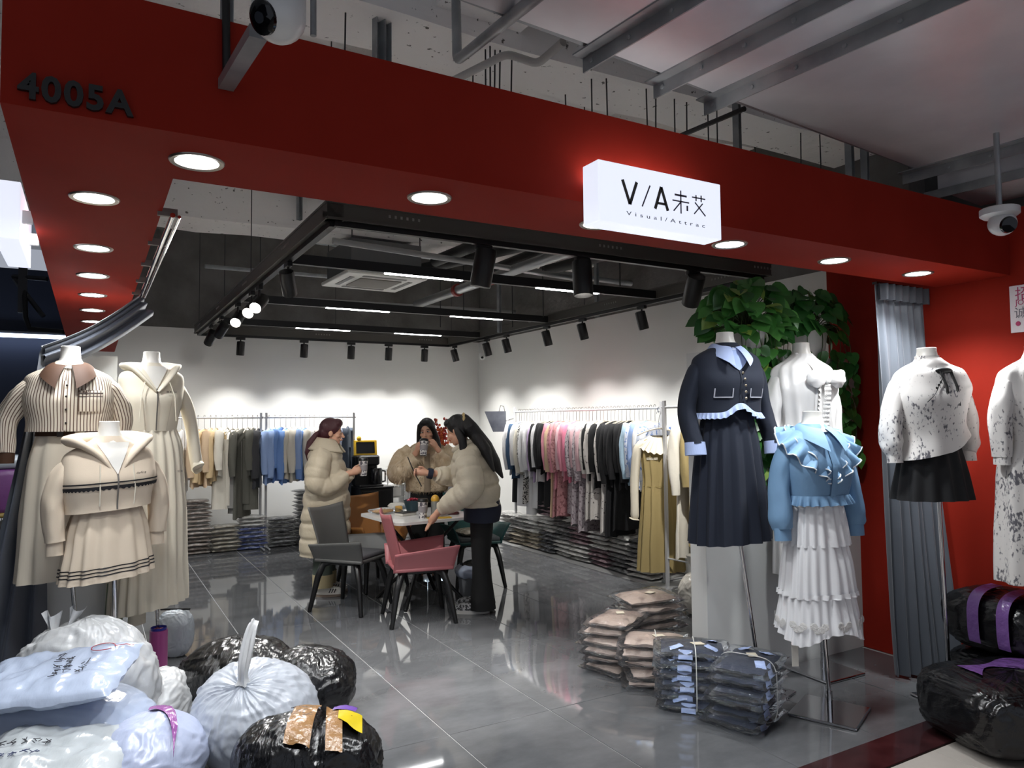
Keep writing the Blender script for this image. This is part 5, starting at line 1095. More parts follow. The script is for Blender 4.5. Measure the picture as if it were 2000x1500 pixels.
mb = MB(); mb.loft(rings_path([(0, .035, 1.36, .085, .085, 0), (0, .025, 1.32, .15, .12, 0), (0, .02, 1.26, .205, .155, 0), (0, .01, 1.1, .225, .19, 0), (0, .01, .9, .235, .205, 0), (0, .015, .6, .245, .225, 0), (0, .02, .365, .25, .235, 0)], 48, (.14, .018), .02, 3), True, True)
coat_sleeve(mb, [(-.15, .02, 1.28), (-.235, .03, 1.2), (-.27, .05, 1.04), (-.215, -.06, 1.0), (-.105, -.185, 1.085)], [.09, .105, .10, .088, .06], seed=2); coat_sleeve(mb, [(.15, .02, 1.28), (.235, .03, 1.2), (.27, .05, 1.04), (.215, -.06, 1.0), (.085, -.195, 1.085)], [.09, .105, .10, .088, .06], seed=5)
remesh(mb.build('coat', m_puff, w1), .0085, 2)
def collar_flap(u, v):
    th = PI / 2 + (u - .5) * 2 * PI * .86; r = .075 + .075 * v; return (math.cos(th) * r * 1.05, math.sin(th) * r * 1.1 + .0, 1.425 - .105 * v - .03 * (abs(u - .5) * 2) ** 2 - .02 * v * abs(u - .5))
o = MB().grid(collar_flap, 40, 8).build('coat_collar', m_puff, w1, ang=80); q = o.modifiers.new('thick', 'SOLIDIFY'); q.thickness = .014
MB().tube(catmull([(0, .07, 1.38), (.075, .0, 1.375), (.02, -.085, 1.335), (-.075, .0, 1.375), (0, .07, 1.38)], 30), .022, 10).build('scarf', M('sage scarf', '#8f9576', .85), w1)
m_jean = M('grey green denim', '#4b544c', .85); m_cuffj = M('pale turn-up', '#a89a78', .85); m_shoe = M('white leather shoe', '#c9c6c0', .5)
for s in (-1, 1):
    o = MB().tube([(s * .09, .02, .72), (s * .09, .02, .4), (s * .09, .02, .19)], [.085, .085, .088], 20, fold=lambda f, th: .06 * math.sin(3 * th + 8 * f)).build('trouser_leg', m_jean, w1, ang=80)
    MB().tube([(s * .09, .02, .20), (s * .09, .02, .085)], [.094, .092], 20).build('turn_up', m_cuffj, w1)
    sh = MB().loft([[(s * .09 + a * math.cos(2 * PI * j / 18), cy + .13 * 0 + b * math.sin(2 * PI * j / 18), z) for j in range(18)] for z, a, b, cy in ((.022, .043, .128, -.045), (.05, .043, .125, -.045), (.075, .036, .10, -.03), (.10, .03, .05, .02))], True, True).build('shoe', m_shoe, w1, ang=80)
    MB().loft([[(s * .09 + .046 * math.cos(2 * PI * j / 18), -.045 + .132 * math.sin(2 * PI * j / 18), z) for j in range(18)] for z in (.001, .022)], True, True).build('sole', M('brown sole', '#77695c', .6), sh)
    for k in range(3): MB().box((s * .09 - .041, -.05 - .022 * k, .055), (.006, .008, .04), (R_(25), 0, 0)).build('stripe', m_black, sh, smooth=False)
mb = MB(); T = Matrix.Translation(hc) @ HR.to_4x4(); mb.ell((0, .024, .035), (.083, .099, .10), 24, 16, T=T); mb.ell((0, .06, -.01), (.074, .066, .085), 20, 12, T=T); mb.ell((0, -.04, .085), (.062, .05, .045), 16, 10, T=T)
limb(mb, [T @ V((0, .10, .0)), T @ V((0, .14, -.03)), T @ V((0, .185, -.11)), T @ V((.0, .20, -.20)), T @ V((0, .195, -.27))], [.022, .026, .038, .034, .012])
remesh(mb.build('hair', m_hairr, w1), .006, 3)
cup(Matrix.Translation(w1.location) @ Matrix.Rotation(A1, 4, 'Z') @ V((-.01, -.33, 1.07)), (0, 0, 1), 'printed paper cup with black lid held by the person in the long coat')
# --- woman behind the table in the fur jacket
A2 = math.atan2(-.40, .90)
w2 = thing('person', 'person in a fluffy cream fur jacket drinking from a cup behind the table', 'person', (2.95, 6.84, 0), A2)
hc = V((0, -.03, 1.47)); HR = rotz(R_(-14), R_(8), R_(-5)); mb = MB(); head_geo(mb, hc, HR); limb(mb, [(0, .02, 1.27), (0, .01, 1.36), (0, -.01, 1.42)], [.06, .048, .046])
mb.loft([[(a * math.cos(2 * PI * j / 24), .02 + b * math.sin(2 * PI * j / 24), z) for j in range(24)] for z, a, b in ((.80, .14, .10), (.95, .12, .085), (1.1, .135, .095), (1.24, .155, .095), (1.31, .11, .07), (1.33, .05, .05))], True, True)
for s in (-1, 1): limb(mb, [(s * .08, .02, .86), (s * .08, .0, .48), (s * .08, .02, .10)], [.08, .056, .04]); mb.ell((s * .08, -.04, .045), (.038, .10, .035))
wr1, wr2 = V((-.10, -.22, 1.27)), V((.10, -.20, 1.30))
limb(mb, [(-.16, .02, 1.27), (-.26, -.02, 1.08), wr1], [.045, .04, .027]); limb(mb, [(.16, .02, 1.27), (.26, -.02, 1.08), wr2], [.045, .04, .027])
hand_geo(mb, wr1, (.35, -.35, .85), (.3, -.9, -.2), (.85, .3, -.2), .8); hand_geo(mb, wr2, (-.6, .1, .8), (-.3, -.9, 0), (-.5, .7, -.4), .55)
remesh(mb.build('body', m_skin, w2), .0052, 2); face_parts(w2, hc, HR)
m_fur = M('cream fur', '#d2c1a6', .9, var=(14, '#b9a385'))
mb = MB(); mb.loft(rings_path([(0, .03, 1.35, .10, .09, 0), (0, .025, 1.31, .17, .12, 0), (0, .02, 1.24, .215, .145, 0), (0, .01, 1.1, .225, .16, 0), (0, .01, .98, .22, .16, 0), (0, .01, .87, .205, .15, 0)], 44, None, .02, 13), True, True)
for s, wr in ((-1, wr1), (1, wr2)): mb.tube(catmull([(s * .15, .02, 1.27), (s * .25, .02, 1.18), (s * .30, -.02, 1.04), (s * .22, -.14, 1.10), tuple(wr + V((0, .03, -.05)))], 24), [.09] * 4 + [.105] * 8 + [.10] * 6 + [.085] * 3 + [.07] * 3, 18, round_=False)
fj = remesh(mb.build('fur_jacket', m_fur, w2), .010, 2)
fr = MB(); rf = random.Random(5); src = mb.v; fcs = mb.f
for k in range(9000):
    f = fcs[rf.randrange(len(fcs))]
    if len(f) != 4: continue
    a, b, c, d = (V(src[i]) for i in f); u, v = rf.random(), rf.random(); p = a.lerp(b, u).lerp(d.lerp(c, u), v); n_ = (b - a).cross(d - a)
    if n_.length < 1e-9: continue
    n_.normalize(); dr = (n_ * .55 + V((rf.uniform(-.4, .4), rf.uniform(-.4, .4), -.75 + rf.uniform(-.3, .3)))).normalized(); L = rf.uniform(.026, .05); sd = dr.cross(n_)
    if sd.length < 1e-6: continue
    sd.normalize(); fr.add([p - n_ * .006 - sd * .0028, p - n_ * .006 + sd * .0028, p + n_ * .006 + dr * L], [(0, 1, 2)])
fr.build('fur_pile', m_fur, w2)['kind'] = 'stuff'
MB().grid(lambda u, v: ((u - .5) * .055, -.168 - .012 * math.sin(PI * u), 1.25 - .38 * v), 6, 10).build('inner_top', M('taupe knit', '#8c7d6a', .9), w2)
m_trou = M('black trousers', '#0b0b0c', .85)
MB().loft(rings_path([(0, .02, .95, .155, .11, 0), (0, .02, .84, .17, .125, 0), (0, .02, .76, .17, .12, 0)], 32), True, True).build('trouser_seat', m_trou, w2)
for s in (-1, 1):
    MB().tube([(s * .085, .02, .80), (s * .09, .01, .45), (s * .09, .02, .05)], [.095, .08, .09], 20).build('trouser_leg', m_trou, w2); MB().loft([[(s * .085 + a * math.cos(2 * PI * j / 18), -.04 + b * math.sin(2 * PI * j / 18), z) for j in range(18)] for z, a, b in ((.001, .043, .13), (.03, .043, .128), (.07, .034, .09))], True, True).build('shoe', m_black, w2, ang=80)
mb = MB(); T = Matrix.Translation(hc) @ HR.to_4x4(); mb.ell((0, .024, .032), (.083, .098, .10), 24, 16, T=T); mb.ell((0, -.035, .092), (.058, .045, .03), 16, 8, T=T)
for s in (-1, 1): limb(mb, [T @ V((s * .055, -.045, .065)), T @ V((s * .082, -.02, .0)), T @ V((s * .092, .0, -.1)), T @ V((s * .10, -.03, -.19)), T @ V((s * .095, -.045, -.27 if s > 0 else -.2))], [.026, .022, .03, .034, .014])
limb(mb, [T @ V((0, .07, .03)), T @ V((0, .085, -.1)), T @ V((.03, .09, -.22))], [.07, .075, .05])
remesh(mb.build('hair', m_hairb, w2), .006, 3)
W2 = Matrix.Translation(w2.location) @ Matrix.Rotation(A2, 4, 'Z')
cup(W2 @ V((-.035, -.295, 1.235)), W2.to_3x3() @ V((.06, .30, .95)), 'printed paper cup with black lid held up by the person in fur')
# --- woman leaning over the table in the short puffer
A3 = math.atan2(-.80, -.42)
w3 = thing('person', 'person in a short ivory puffer jacket and black trousers leaning over the table', 'person', (2.82, 5.47, 0), A3)
hc = V((0, -.175, 1.485)); HR = rotz(R_(-22), R_(24)); mb = MB(); head_geo(mb, hc, HR); limb(mb, [(0, -.08, 1.28), (0, -.11, 1.36), (0, -.14, 1.43)], [.06, .05, .05])
mb.loft([[(a * math.cos(2 * PI * j / 24), cy + b * math.sin(2 * PI * j / 24), z) for j in range(24)] for z, a, b, cy in ((.84, .14, .10, .03), (.98, .13, .09, .0), (1.12, .14, .10, -.04), (1.25, .16, .10, -.08), (1.32, .12, .07, -.10), (1.35, .05, .05, -.11))], True, True)
for s in (-1, 1): limb(mb, [(s * .085, .03, .88), (s * .085, .0, .48), (s * .085, .02, .10)], [.08, .055, .038]); mb.ell((s * .085, -.04, .05), (.038, .10, .035))
wr1, wr2 = V((.20, -.33, .83)), V((-.10, -.43, 1.13))     # near arm down to the table, far arm reaching forward
limb(mb, [(.17, -.08, 1.27), (.27, -.06, 1.02), wr1], [.045, .04, .028]); limb(mb, [(-.17, -.08, 1.27), (-.22, -.18, 1.10), wr2], [.045, .04, .028])
hand_geo(mb, wr1, (-.2, -.55, -.75), (-.9, -.2, .2), (0, -.3, -.6), .55); hand_geo(mb, wr2, (.1, -.95, .15), (.2, .1, .95), (.9, 0, -.3), .8)
remesh(mb.build('body', m_skin, w3), .0052, 2); face_parts(w3, hc, HR)
mb = MB(); mb.loft(rings_path([(0, -.09, 1.38, .095, .085, .25), (0, -.085, 1.33, .165, .125, .25), (0, -.075, 1.26, .215, .155, .25), (0, -.04, 1.12, .235, .18, .2), (0, .0, .98, .235, .185, .12), (0, .025, .86, .20, .165, .05)], 48, (.125, .018), .018, 23), True, True)
coat_sleeve(mb, [(.15, -.08, 1.28), (.25, -.08, 1.2), (.305, -.06, 1.04), (.26, -.20, .93), (.205, -.30, .86)], [.09, .112, .11, .09, .058], seed=12); coat_sleeve(mb, [(-.15, -.08, 1.28), (-.22, -.13, 1.2), (-.235, -.19, 1.10), (-.17, -.30, 1.10), (-.125, -.36, 1.115)], [.09, .105, .10, .085, .065], seed=15)
remesh(mb.build('puffer_jacket', m_puff2, w3), .0085, 2)
MB().tube(catmull([(0, .0, 1.40), (.085, -.09, 1.385), (.03, -.185, 1.33), (-.03, -.185, 1.33), (-.085, -.09, 1.385), (0, .0, 1.40)], 30), .026, 10).build('jacket_collar', m_puff2, w3)
m_dnv = M('dark navy sweater', '#161c2e', .85); MB().tube([V((-.116, -.39, 1.12)), V((-.105, -.43, 1.128))], [.046, .044], 18).build('sweater_cuff', m_dnv, w3)
MB().loft(rings_path([(0, .025, .92, .19, .15, 0), (0, .03, .84, .195, .155, 0), (.02, .03, .74, .19, .15, 0)], 40, None, .02, 4), True, True).build('sweater_hem', m_dnv, w3)
MB().loft(rings_path([(0, .03, .95, .15, .11, 0), (0, .03, .84, .172, .128, 0), (0, .03, .76, .17, .125, 0)], 32), True, True).build('trouser_seat', m_trou, w3)
for s in (-1, 1):
    MB().tube(catmull([(s * .085, .03, .82), (s * .09, .02, .48), (s * .09, .025, .25), (s * .09, .03, .035)], 14), [.10, .098, .094, .088, .08, .077, .075, .077, .08, .085, .092, .098, .105, .11], 20).build('trouser_leg', m_trou, w3)
    sh = MB().loft([[(s * .09 + a * math.cos(2 * PI * j / 18), -.06 + b * math.sin(2 * PI * j / 18), z) for j in range(18)] for z, a, b in ((.03, .046, .14), (.06, .043, .13), (.085, .034, .09))], True, True).build('shoe', blotch(M('grey running shoe', '#a5a5a6', .5), 45, '#2c2c2e', .48, .52), w3, ang=80); MB().loft([[(s * .09 + .05 * math.cos(2 * PI * j / 18), -.06 + .148 * math.sin(2 * PI * j / 18), z) for j in range(18)] for z in (.001, .03)], True, True).build('sole', M('white sole', '#bdbbb6', .6), sh)
mb = MB(); T = Matrix.Translation(hc) @ HR.to_4x4(); mb.ell((0, .028, .035), (.083, .098, .10), 24, 16, T=T); mb.ell((0, -.035, .09), (.06, .05, .035), 16, 8, T=T); mb.ell((0, .08, .0), (.07, .06, .09), 16, 10, T=T)
limb(mb, [T @ V((.0, .10, .06)), T @ V((.03, .135, -.03)), V((.04, .06, 1.35)), V((.07, .14, 1.22)), V((.08, .20, 1.10))], [.05, .062, .066, .05, .012]); limb(mb, [T @ V((.06, .03, .0)), T @ V((.085, .05, -.1)), V((.12, -.11, 1.26)), V((.13, -.16, 1.14))], [.03, .036, .032, .010]); limb(mb, [T @ V((.02, .12, .0)), V((.11, .06, 1.33)), V((.16, .13, 1.16))], [.05, .05, .012])
remesh(mb.build('hair', m_hairb, w3), .006, 3)
for k in range(2): MB().ell(T @ V((.02 + .02 * k, .115, .085 - .03 * k)), (.024, .014, .03), 10, 8).build('hair_claw', M('cream claw clip', '#c9b07a', .4), w3)
W3 = Matrix.Translation(w3.location) @ Matrix.Rotation(A3, 4, 'Z'); hp = W3 @ V((-.07, -.54, 1.14))
tag(MB().tube([hp + V((-.05, .02, .13)), hp, hp + V((.055, -.03, -.12))], .0045, 8).build('straw', M('black straw', '#1a1a1a', .4)), 'black drinking straw held out by the person in the short puffer', 'straw')

# ------------------------------------------------------------------ things on the table
zt = .7505
def on_table(px, py, dz=0): p = onZ(px, py, zt); return V((p.x, p.y, zt + dz))
cup(on_table(826, 1012), (0, 0, 1), 'printed paper cup with black lid standing on the white table')
t = thing('fruit_bowl', 'dark teal bowl heaped with red wrapped sweets on the table', 'bowl', on_table(806, 998)); MB().lathe([(.045, 0), (.055, .004), (.085, .10), (.081, .10), (.052, .012), (.0, .01)], 28, cap1=False).build('bowl', M('teal bowl', '#16323c', .35), t)
for k in range(12): MB().ell((rnd.uniform(-.055, .055), rnd.uniform(-.055, .055), .095 + rnd.uniform(0, .02)), (.02, .014, .01), 8, 6, rot=(rnd.random(), rnd.random(), rnd.random() * 3)).build('sweet', M('red sweet wrapper', ['#9c2436', '#b33c4c'][k % 2], .25) if 0 else M('sweet wrapper %d' % (k % 2), ['#8e2033', '#b04a58'][k % 2], .25), t)
t = thing('water_bottle', 'clear bottle with a round yellow cap on the table', 'bottle', on_table(850, 1010)); MB().lathe([(.034, 0), (.036, .01), (.036, .125), (.033, .14)], 24).build('bottle', M('grey clear bottle', '#a9aca6', .1, trans=.5), t); MB().ell((0, 0, .15), (.036, .036, .04), 20, 12).build('cap', M('yellow cap', '#c79a35', .4), t)
t = thing('notebook', 'black notebook lying beside the bowl on the table', 'notebook', on_table(792, 1006), .3); MB().box((0, 0, .012), (.15, .11, .02)).build('pages', M('page edges', '#c8c4ba', .8), t, smooth=False); MB().box((0, 0, .024), (.155, .115, .004)).build('cover', m_black, t, smooth=False)
tag(MB().box(on_table(858, 1012, .004), (.20, .07, .007), (0, 0, -.2)).build('phone_case', M('yellow plastic', '#c39a2c', .4), None, smooth=False), 'flat yellow board lying under the bottle on the table', 'board')
t = thing('makeup_compact', 'round dark red compact on the right side of the table', 'compact', on_table(886, 1004)); MB().lathe([(.05, 0), (.052, .012), (.045, .02), (.0, .022)], 24, cap1=False).build('case', M('dark red lacquer', '#4b1b20', .2), t); MB().lathe([(.022, .022), (.0, .023)], 16, cap0=False, cap1=False).build('emblem', M('pale emblem', '#b7a9a2', .4), t)
t = thing('snack_bag', 'crumpled clear snack bag with bread on the left of the table', 'snack bag', on_table(752, 1003)); MB().add(*[(q.v, q.f) for q in [pillow(91, .28, .18, .05)]][0]).build('bag', m_clear, t, ang=70); MB().ell((-.02, 0, .024), (.10, .06, .02), 16, 8).build('bread', M('bread crust', '#b38a55', .8), t)
tag(MB().add(*[(q.v, q.f) for q in [pillow(95, .15, .12, .07)]][0]).build('bread_bag', M('white printed bag', '#c8c5bd', .3, var=(14, '#8fa0ad', .55, .6)), None, ang=70, loc=on_table(776, 996)), 'small white printed snack bag in the middle left of the table', 'snack bag')
tag(MB().box(on_table(867, 1000, .02), (.10, .07, .035), (0, 0, .3)).build('sweet_box', M('pink box', '#8d5563', .5), None, smooth=False), 'small pink box on the right rear of the table', 'box')
tag(MB().rbox(on_table(779, 1000, .03), (.055, .05, .05), .006).build('sponge_cake', M('yellow snack', '#c49a4b', .7), None), 'small yellow snack pack on the table left of the bowl', 'snack')
# ------------------------------------------------------------------ back of the shop: water bar, counter, flowers
def bx(name, c, d, mat, par, r=.006): return MB().rbox(c, d, r, seg=1).build(name, mat, par, smooth=False)
p = onZ(718, 1000, .6); t = thing('side_cabinet', 'low black cabinet carrying the black coffee maker by the back wall', 'cabinet', (3.24, 9.35, 0)); bx('body', (0, 0, .36), (.44, .42, .68), M('black lacquer cabinet', '#0d0d0e', .3), t); bx('top', (0, 0, .71), (.46, .44, .02), M('black lacquer cabinet', '#0d0d0e', .3), t); bx('door', (0, -.214, .36), (.40, .012, .62), M('black lacquer cabinet', '#0d0d0e', .3), t)
t = thing('coffee_maker', 'black machine with a jug standing on the low black cabinet', 'coffee maker', (3.18, 9.35, .721)); bx('body', (-.02, .06, .20), (.30, .18, .40), m_black, t, .02); bx('head', (-.02, -.02, .34), (.28, .26, .13), m_black, t, .02); MB().lathe([(.075, .01), (.08, .03), (.08, .22), (.07, .235), (.0, .24)], 20, c=(.09, -.08, 0), cap1=False).build('jug', M('dark jug', '#131315', .15), t); MB().tube([(.165, -.08, .2), (.215, -.08, .19), (.215, -.08, .06), (.165, -.08, .05)], .012, 8).build('jug_handle', m_black, t); bx('base', (0, -.04, .012), (.32, .28, .024), m_black, t)
t = thing('tablet_screen', 'dark screen in a bright yellow frame above the coffee maker', 'screen', (3.15, 9.34, 1.125), R_(-14)); t.rotation_euler.x = R_(-18)
bx('frame', (0, 0, .10), (.30, .018, .21), M('yellow frame', '#c79f14', .4), t); bx('screen', (0, -.011, .10), (.24, .004, .155), M('dark screen', '#17181b', .15), t); MB().ell((-.08, .0, .23), (.03, .02, .035), 10, 8).build('ornament', M('yellow frame', '#c79f14', .4), t)
t = thing('wire_trolley', 'small chrome wire trolley between black cabinet and counter', 'trolley', (3.58, 9.45, 0))
for x in (-.12, .12): MB().tube([(x, -.1, .02), (x, -.1, .86), (x, -.06, .92), (x, .1, .92)], .007, 8).build('frame_tube', m_chrome, t)
for z in (.3, .55, .72): bx('shelf', (0, 0, z), (.25, .24, .012), M('white wire shelf', '#c4c4c2', .4), t)
bx('bin_box', (0, 0, .62), (.16, .16, .12), M('white plastic', '#d9d8d2', .4), t)
t = thing('storage_cabinet', 'white cabinet with black sides against the back wall', 'cabinet', (4.02, 9.6, 0)); bx('body', (0, 0, .5), (.62, .5, 1.0), M('white laminate', '#cfcfcd', .5), t); bx('side_panel', (.325, 0, .505), (.03, .52, 1.01), m_black, t); bx('side_panel', (-.02, -.262, .49), (.5, .01, .9), M('white laminate', '#cfcfcd', .5), t)
# counter with glowing letters
t = thing('reception_counter', 'grey white reception counter with glowing letters behind the table', 'counter', (4.05, 8.72, 0), R_(-14)); bx('body', (0, 0, .44), (.95, .42, .88), M('pale grey laminate', '#a9a8aa', .4), t); bx('plinth', (0, .01, .03), (.9, .38, .06), M('pink base', '#b58d98', .5), t); bx('top', (0, 0, .90), (1.0, .48, .035), M('white counter top', '#c9c8c6', .25), t)
m_glow = M('glowing letter', '#d8f0ff', .4, emit=4)
for ch, x in (('A', -.06), ('C', .10)):
    me = text_mesh(ch, .16, .008); me.materials.append(m_glow); inst('letter', me, t, (x - .28, -.223, .43), (PI / 2, 0, 0), scale=(.75, 1, 1))
# vase with red branches
t = thing('flower_vase', 'white vase with red and orange flower branches on the counter', 'flowers', (4.02, 8.72, .918)); MB().lathe([(.04, 0), (.07, .03), (.075, .10), (.04, .19), (.045, .2)], 20).build('vase', M('white vase', '#cfcdca', .3), t)
for k in range(9):
    a = rnd.uniform(0, 6.28); L = rnd.uniform(.25, .5); e = V((math.cos(a) * L * .3, math.sin(a) * L * .3, .2 + L)); MB().tube([(0, 0, .18), e * .5 + V((0, 0, .12)), e], .003, 5).build('branch', M('red branch', '#5e1a1c', .7), t)
    for j in range(9): q = V((0, 0, .18)).lerp(e, .45 + .55 * j / 8); MB().ell(q + V((rnd.uniform(-.02, .02), rnd.uniform(-.02, .02), rnd.uniform(-.01, .02))), (.018, .018, .02), 6, 4).build('blossom', M('red blossom', '#a12519', .6) if k % 2 else M('orange blossom', '#c2561d', .6), t)
t = thing('standing_card', 'pink vertical display card with white letters on the counter', 'sign card', (4.16, 8.62, .918), R_(-14)); bx('card', (0, 0, .15), (.13, .01, .30), M('pink card', '#b9586f', .5), t, .002); bx('foot', (0, .02, .006), (.13, .07, .012), M('pink card', '#b9586f', .5), t, .002)
me = text_mesh('ZERO', .05, .0005); me.materials.append(M('white print', '#d8d2d2', .6)); inst('print', me, t, (-.005, -.006, .04), (PI / 2, -PI / 2, 0))
# waste bin beside the table
t = thing('waste_bin', 'grey ribbed waste bin with a black liner by the table', 'bin', (2.93, 5.80, 0)); rg = []
for z, r in ((.001, .105), (.02, .11), (.27, .135), (.285, .145), (.275, .13)): rg.append([(r * (1 + (.012 if k % 2 else 0)) * math.cos(2 * PI * k / 48), r * (1 + (.012 if k % 2 else 0)) * math.sin(2 * PI * k / 48), z) for k in range(48)])
MB().loft(rg, True, True).build('bucket', M('grey plastic bucket', '#6a6c70', .5), t, ang=20)
MB().grid(lambda u, v: (math.cos(2 * PI * u) * (.142 + .018 * math.sin(PI * v)) * (1 - .5 * max(0, v - .6)), math.sin(2 * PI * u) * (.142 + .018 * math.sin(PI * v)) * (1 - .5 * max(0, v - .6)), .215 + .10 * v + .012 * noise.noise(V((math.cos(2 * PI * u) * 3, math.sin(2 * PI * u) * 3, v * 2)))), 60, 8).build('liner', M('pale blue liner', '#9aa3b4', .35), t, ang=80)
MB().ell((.02, 0, .30), (.115, .11, .05), 20, 10).build('black_bag', M('black plastic bag', '#0b0b0c', .22, bump=(18, 1.)), t)
# ------------------------------------------------------------------ bags in the foreground
def bag_mesh(r, seed, amp=.05, fold=None, tilt=0., flat=.35, n=150, m=90, fs=3.2, box=2.0):
    """soft sack: ellipsoid radii r resting on z=0, creased by ridged noise; fold=(count, amp) pleats gathered to the top"""
    rings = []
    def ridge(p): return 1 - abs(noise.noise(p)) * 2.2
    for i in range(m + 1):
        ph = -PI / 2 + PI * i / m; q = []
        for j in range(n):
            th = 2 * PI * j / n; e = 2 / box; cp, sp, ct, st = math.cos(ph), math.sin(ph), math.cos(th), math.sin(th)
            if tilt: dd0 = Matrix.Rotation(tilt, 3, 'X') @ V((ct * cp, st * cp, sp))
            d = V((sgn(ct) * abs(ct) ** e * abs(cp) ** e, sgn(st) * abs(st) ** e * abs(cp) ** e, sgn(sp) * abs(sp) ** e))
            if tilt: d = dd0
            k = V((ct * cp, st * cp, sp)); w_ = V((noise.noise(k * 2 + V((seed, 1, 2))), noise.noise(k * 2 + V((4, seed, 2))), noise.noise(k * 2 + V((7, 1, seed))))) * .5
            nz = noise.noise(k * fs * .5 + V((seed, 0, 0))) * 1.2 + .55 * (ridge((k + w_) * fs * .8 + V((seed, 7, 0))) - .6) + .22 * (ridge((k + w_) * fs * 1.9 + V((3, seed, 0))) - .6) + .07 * (ridge((k + w_) * fs * 4.2 + V((3, seed, 5))) - .6)
            s = 1 + amp * nz * 1.25
            if fold:
                f = max(0, sp) ** .8; x1 = abs(math.sin(fold[0] * .5 * th + 5. * noise.noise(V((ct * 1.7, st * 1.7, seed))) + 2.2 * noise.noise(V((ct * 1.3, st * 1.3, ph * 2.2))))) ; x2 = abs(math.sin(fold[0] * 1.2 * th + seed + 4. * noise.noise(V((ct * 2.3, st * 2.3, ph * 2 + seed)))))
                s += fold[1] * f * (1.1 - .7 * f) * (.6 + .8 * abs(noise.noise(V((ct * 3, st * 3, seed + 3))))) * ((1 - x1) * 1.2 + (1 - x2) * .5 - .6)
            p = V((d.x * r[0], d.y * r[1], d.z * r[2])) * s
            p.z = p.z + r[2] * (1 - flat); p.z = max(p.z, .002 + .004 * abs(noise.noise(k * 5)))
            q.append(p)
        rings.append(q)
    mb = MB(); mb.loft(rings, True, True); return mb
def mat_film(name, col, rough=.3, bump=(10, .28, (1.6, .5, 1)), **k): return M(name, col, rough, bump=bump, spec=.6, **k)
m_wb = mat_film('white poly bag film', '#c6c7c8', .32); m_tb = mat_film('translucent white bag film', '#b4b9c2', .32); m_bb = mat_film('black bag film', '#0c0c0e', .24, (20, .55, (1.8, .35, .8))); m_lb = mat_film('pale blue mailer film', '#a9b4c9', .2, (8, .35, (1.5, .6, 1))); m_cl = mat_film('greyish clear mailer film', '#b4b9bc', .17, (8, .45, (1.5, .6, 1)))
m_tape = mat_film('kraft tape', '#8f6b45', .25, (16, .8)); m_ptape = mat_film('pink purple tape', '#8a4f8e', .22, (14, .7)); m_vtape = mat_film('violet tape', '#6c4a86', .2, (14, .8)); m_mark = M('black marker', '#23232a', .6); m_rmark = M('red marker', '#a02a30', .6)
def on_surf(mb_v, x, y, up=.004):
    """height of a sack's upper side over local (x, y)"""
    best = None
    for v in mb_v:
        d = (v[0] - x) ** 2 + (v[1] - y) ** 2
        if d < .03 ** 2 and (best is None or v[2] > best): best = v[2]
    return (best if best is not None else 0) + up
def sticker(mbv, parent, name, mat, fn, nu=10, nv=24, up=.005):
    """tape or label draped over a sack: fn(u,v) -> local x,y"""
    return MB().grid(lambda u, v: (lambda q: (q[0], q[1], on_surf(mbv, q[0], q[1], up)))(fn(u, v)), nu, nv).build(name, mat, parent, ang=80)
def scribble(mbv, parent, x, y, n, size, mat, seed, rz=0., name='handwriting'):
    r = random.Random(seed); mb = MB()
    for i in range(n):
        cx = x + (i - n / 2) * size * 1.15 * math.cos(rz); cy = y + (i - n / 2) * size * 1.15 * math.sin(rz)
        for k in range(4):
            a, L = r.choice((0, PI / 2, .9, -.7)) + rz + r.uniform(-.2, .2), size * r.uniform(.4, .95); ox, oy = r.uniform(-.3, .3) * size, r.uniform(-.35, .35) * size
            p = V((cx + ox - math.cos(a) * L / 2, cy + oy - math.sin(a) * L / 2, 0)); q = V((cx + ox + math.cos(a) * L / 2, cy + oy + math.sin(a) * L / 2, 0)); z = on_surf(mbv, cx, cy, .004); zz = on_surf(mbv, q.x, q.y, .004)
            p.z = on_surf(mbv, p.x, p.y, .004); q.z = zz; mb.tube([p, q], .0016, 5)
    o = mb.build(name, mat, parent); o['kind'] = 'stuff'; return o
def place(px, py, dep): p = atD(px, py, dep); return V((p.x, p.y, 0))
CA = math.atan2(-.499, .867)          # direction of the image's right in plan
# big white sack at the back of the left heap
p = place(165, 1300, 3.58); t = thing('plastic_sack', 'large tied white plastic sack at the back of the left heap', 'bag', p, CA); mb = bag_mesh((.37, .21, .335), 3., .055, (13, .05), flat=.15); mb.build('sack', m_wb, t, ang=80)
for k, (dx, dz) in enumerate(((-.10, .08), (-.02, .07))):
    zk = on_surf(mb.v, dx - .04, -.02) - .02; MB().grid(lambda u, v, k=k, dx=dx, dz=dz, zk=zk: (dx - .04 + (.015 + .035 * v) * (u - .5) * 2 + .05 * v * (k - .3), .02 * math.sin(u * 9 + k) - .02, zk + dz * v * 1.1 + .012 * math.sin(u * 8)), 10, 8).build('knot_ear', m_wb, t, ang=80)
# white sack under it right side
p = place(310, 1440, 3.75); t = thing('plastic_sack', 'slumped white plastic sack at the right foot of the left heap', 'bag', p, CA); mb = bag_mesh((.17, .22, .17), 5., .06, (9, .04), flat=.2); mb.build('sack', m_wb, t, ang=80)
# pale blue sack with pink tape
p = place(295, 1500, 3.05); t = thing('plastic_sack', 'pale blue plastic sack with a strip of pink tape', 'bag', p, CA); mb = bag_mesh((.22, .25, .19), 11., .035, None, flat=.1); mb.build('sack', mat_film('lilac white bag film', '#a9b1c9', .3), t, ang=80); sticker(mb.v, t, 'tape', m_ptape, lambda u, v: (-.06 + .03 * u + .20 * v, .13 - .10 * u - .20 * v * v), 14, 30)
